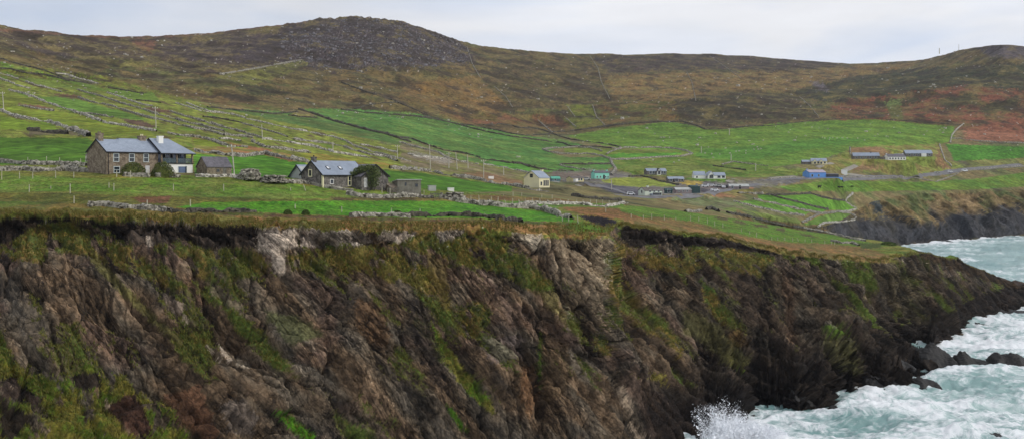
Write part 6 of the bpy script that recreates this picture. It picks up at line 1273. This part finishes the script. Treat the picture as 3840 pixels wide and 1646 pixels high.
def shrub(x, y, wpx, hpx, label, name='rounded_shrub', mat=None, which='f', n=2600, dens=.17, cat='shrub', dy=-1.5, group=None):
    g = locate(x, y, which); k = g[1]/F/S; rx_, rz_ = wpx*k/2, hpx*k; q = rng.normal(0,1,(n,3)); q[:,2] = np.abs(q[:,2]); q /= np.linalg.norm(q,axis=1,keepdims=True); q *= (.72+.3*rng.random((n,1))**.6)
    q[:,2] *= 1+.0*q[:,0]; lum = 1+.10*fbm(q[:,0]*3+x, q[:,2]*3+q[:,1]*2, 2, 7); P_ = q*np.array([rx_, rx_*.7, rz_])*lum[:,None]
    o = empty(name, (g[0], g[1]+dy, g[2]), 0, label=label, cat=cat, group=group)
    mb = MB()
    for a in (-.35, 0, .35): mb.tube([(a*rx_*.3,0,-.3),(a*rx_,0,rz_*.6)], [.08,.04], 5)
    mb.obj('stem', M_bark, o); mb = MB(); mb.tube([(0,0,-.2),(0,0,rz_*.35),(0,0,rz_*.7)], [rx_*.68, rx_*.62, rx_*.3], 12); leafcloud('foliage', P_, dens, mat or M_leaf2, o); mb.obj('inner_foliage', M_leaf2, o); return o
shrub(341, 441, 64, 34, 'left of the two rounded dark shrubs in front of the farmhouse', which='f'); shrub(415, 443, 58, 36, 'right of the two rounded dark shrubs in front of the farmhouse', which='f')
shrub(1000, 540, 26, 12, 'dark green gorse bush on the clifftop wall in the centre', 'gorse_bush', M_gorse, 'n', 900, .14, 'bush', 0)
shrub(724, 537, 22, 11, 'left gorse bush of the pair on the near clifftop wall', 'gorse_bush', M_gorse, 'n', 700, .14, 'bush', 0); shrub(769, 538, 20, 12, 'right gorse bush of the pair on the near clifftop wall', 'gorse_bush', M_gorse, 'n', 700, .14, 'bush', 0)
shrub(760, 462, 16, 7, 'small green bush at the cottage gable', 'garden_bush', M_gorse, 'f', 300, .12, 'bush', -1)
shrub(2235, 616, 40, 10, 'green bush at the tip of the headland pasture', 'gorse_bush', M_gorse, 'n', 900, .25, 'bush', 0)
# ================================================================ GRASS TUFTS, BOULDERS
def scatter(PX, PY, V, maskfn, n, name, hmin, hmax, cols, label, blades=4, droop=.2):
    fl = np.nonzero(maskfn.ravel())[0]; idx = rng.choice(fl, n); P_ = V.reshape(-1,3)[idx]+rng.normal(0,.12,(n,3))*np.array([1,1,.1])
    Vs_ = []
    for b in range(blades):
        hgt = rng.uniform(hmin,hmax,(n,1)); a = rng.uniform(0,2*np.pi,n); ln = np.stack([np.cos(a),np.sin(a)-.35,np.zeros(n)],1)*hgt*rng.uniform(.2,.9,(n,1)); w_ = np.stack([np.sin(a),-np.cos(a),np.zeros(n)],1)*hgt*.13
        tip = P_+ln+np.array([0,0,1])*hgt*(1-droop*rng.random((n,1))); Vs_.append(np.stack([P_-w_-[0,0,.05], P_+w_-[0,0,.05], tip], 1))
    V_ = np.concatenate(Vs_).reshape(-1,3); return npmesh(name, V_, np.arange(len(V_)).reshape(-1,3), cols, smooth=False, label=label, cat='grass', kind='stuff')
gcol = leafmat('dry_tussock', (134,114,60), (96,106,42)); gcol2 = leafmat('green_tussock', (84,100,36), (124,112,52))
em = (K2 > 6.85) & (K2 < 8.6) & (VN[...,2] > 3) & (PXn > -100) & (PXn < 2500) & (fbm(VN[...,0]/4, VN[...,1]/3, 3, 61) > -.25)
scatter(PXn, PYn, VN, em, 14000, 'clifftop_tussocks', .15, .5, gcol, 'dry orange tussock grass fringing the cliff top')
fv = (K2 < 7.0) & (nc.rock < .3) & (nc.rock > .05) & (PXn > -60) & (PXn < 2500) & (PYn < 1130) & (VN[...,2] > 4)
scatter(PXn, PYn, VN, fv, 30000, 'cliff_grass', .2, .6, gcol2, 'green and brown grass growing on the ledges of the cliff', 4, .5)
fm = (K2 > 10.5) & (K2 < 12.5) & (PXn > -100) & (PXn < 2300) & (fbm(VN[...,0]/6, VN[...,1]/3, 3, 63) > .12) & ~((PYn > 504) & (PYn < 552) & (PXn > 440) & (PXn < 1440))
scatter(PXn, PYn, VN, fm, 9000, 'field_grass', .08, .22, gcol2, 'rough tufts in the clifftop fields', 4, .3)
bm_ = (KK > 4.3) & (KK < 8) & (PXf > -40) & (PXf < 2620) & (fbm(PXf/60, PYf/30, 4, 71) > .02)
fl = np.nonzero(bm_.ravel())[0]; idx = rng.choice(fl, 700); P_ = VF.reshape(-1,3)[idx]; s_ = rng.gamma(2,.36,(700,1))*rng.uniform(.7,1.2,(700,3))*(P_[:,1:2]/1200)+.4
v, f = stones(P_, s_); npmesh('boulders', v, f, M_W['l'], smooth=False, label='pale boulders strewn over the brown hillside', cat='boulders', kind='stuff')
fl = np.nonzero((scr & (KK < 8.2)).ravel())[0]; idx = rng.choice(fl, 1500); P_ = VF.reshape(-1,3)[idx]; s_ = rng.gamma(1.6,.6,(1500,1))*rng.uniform(.7,1.2,(1500,3))+.5
v, f = stones(P_, s_); npmesh('scree', v, f, stone_mat('blue_grey_scree', (132,128,130), (62,58,56), .3), smooth=False, label='grey blocky scree covering the rounded summit', cat='scree', kind='stuff')
# ================================================================ HAZE
hz = MB().box(-1500, 3600, -30, 4300, -6, 420).obj('haze', None, None, kind='stuff', label='thin pale sea haze over the whole bay', cat='haze')
m = bpy.data.materials.new('sea_haze'); m.use_nodes = True; nt = m.node_tree; nt.nodes.remove(nt.nodes['Principled BSDF']); v = N(nt, 'ShaderNodeVolumePrincipled'); v.inputs['Color'].default_value = (.86,.9,1,1); v.inputs['Density'].default_value = .000045; v.inputs['Anisotropy'].default_value = .3
nt.links.new(v.outputs[0], nt.nodes['Material Output'].inputs['Volume']); hz.data.materials.append(m)
print('extents', VN.reshape(-1,3).min(0), VN.reshape(-1,3).max(0), VF.reshape(-1,3).min(0), VF.reshape(-1,3).max(0), SX.min(), SX.max())
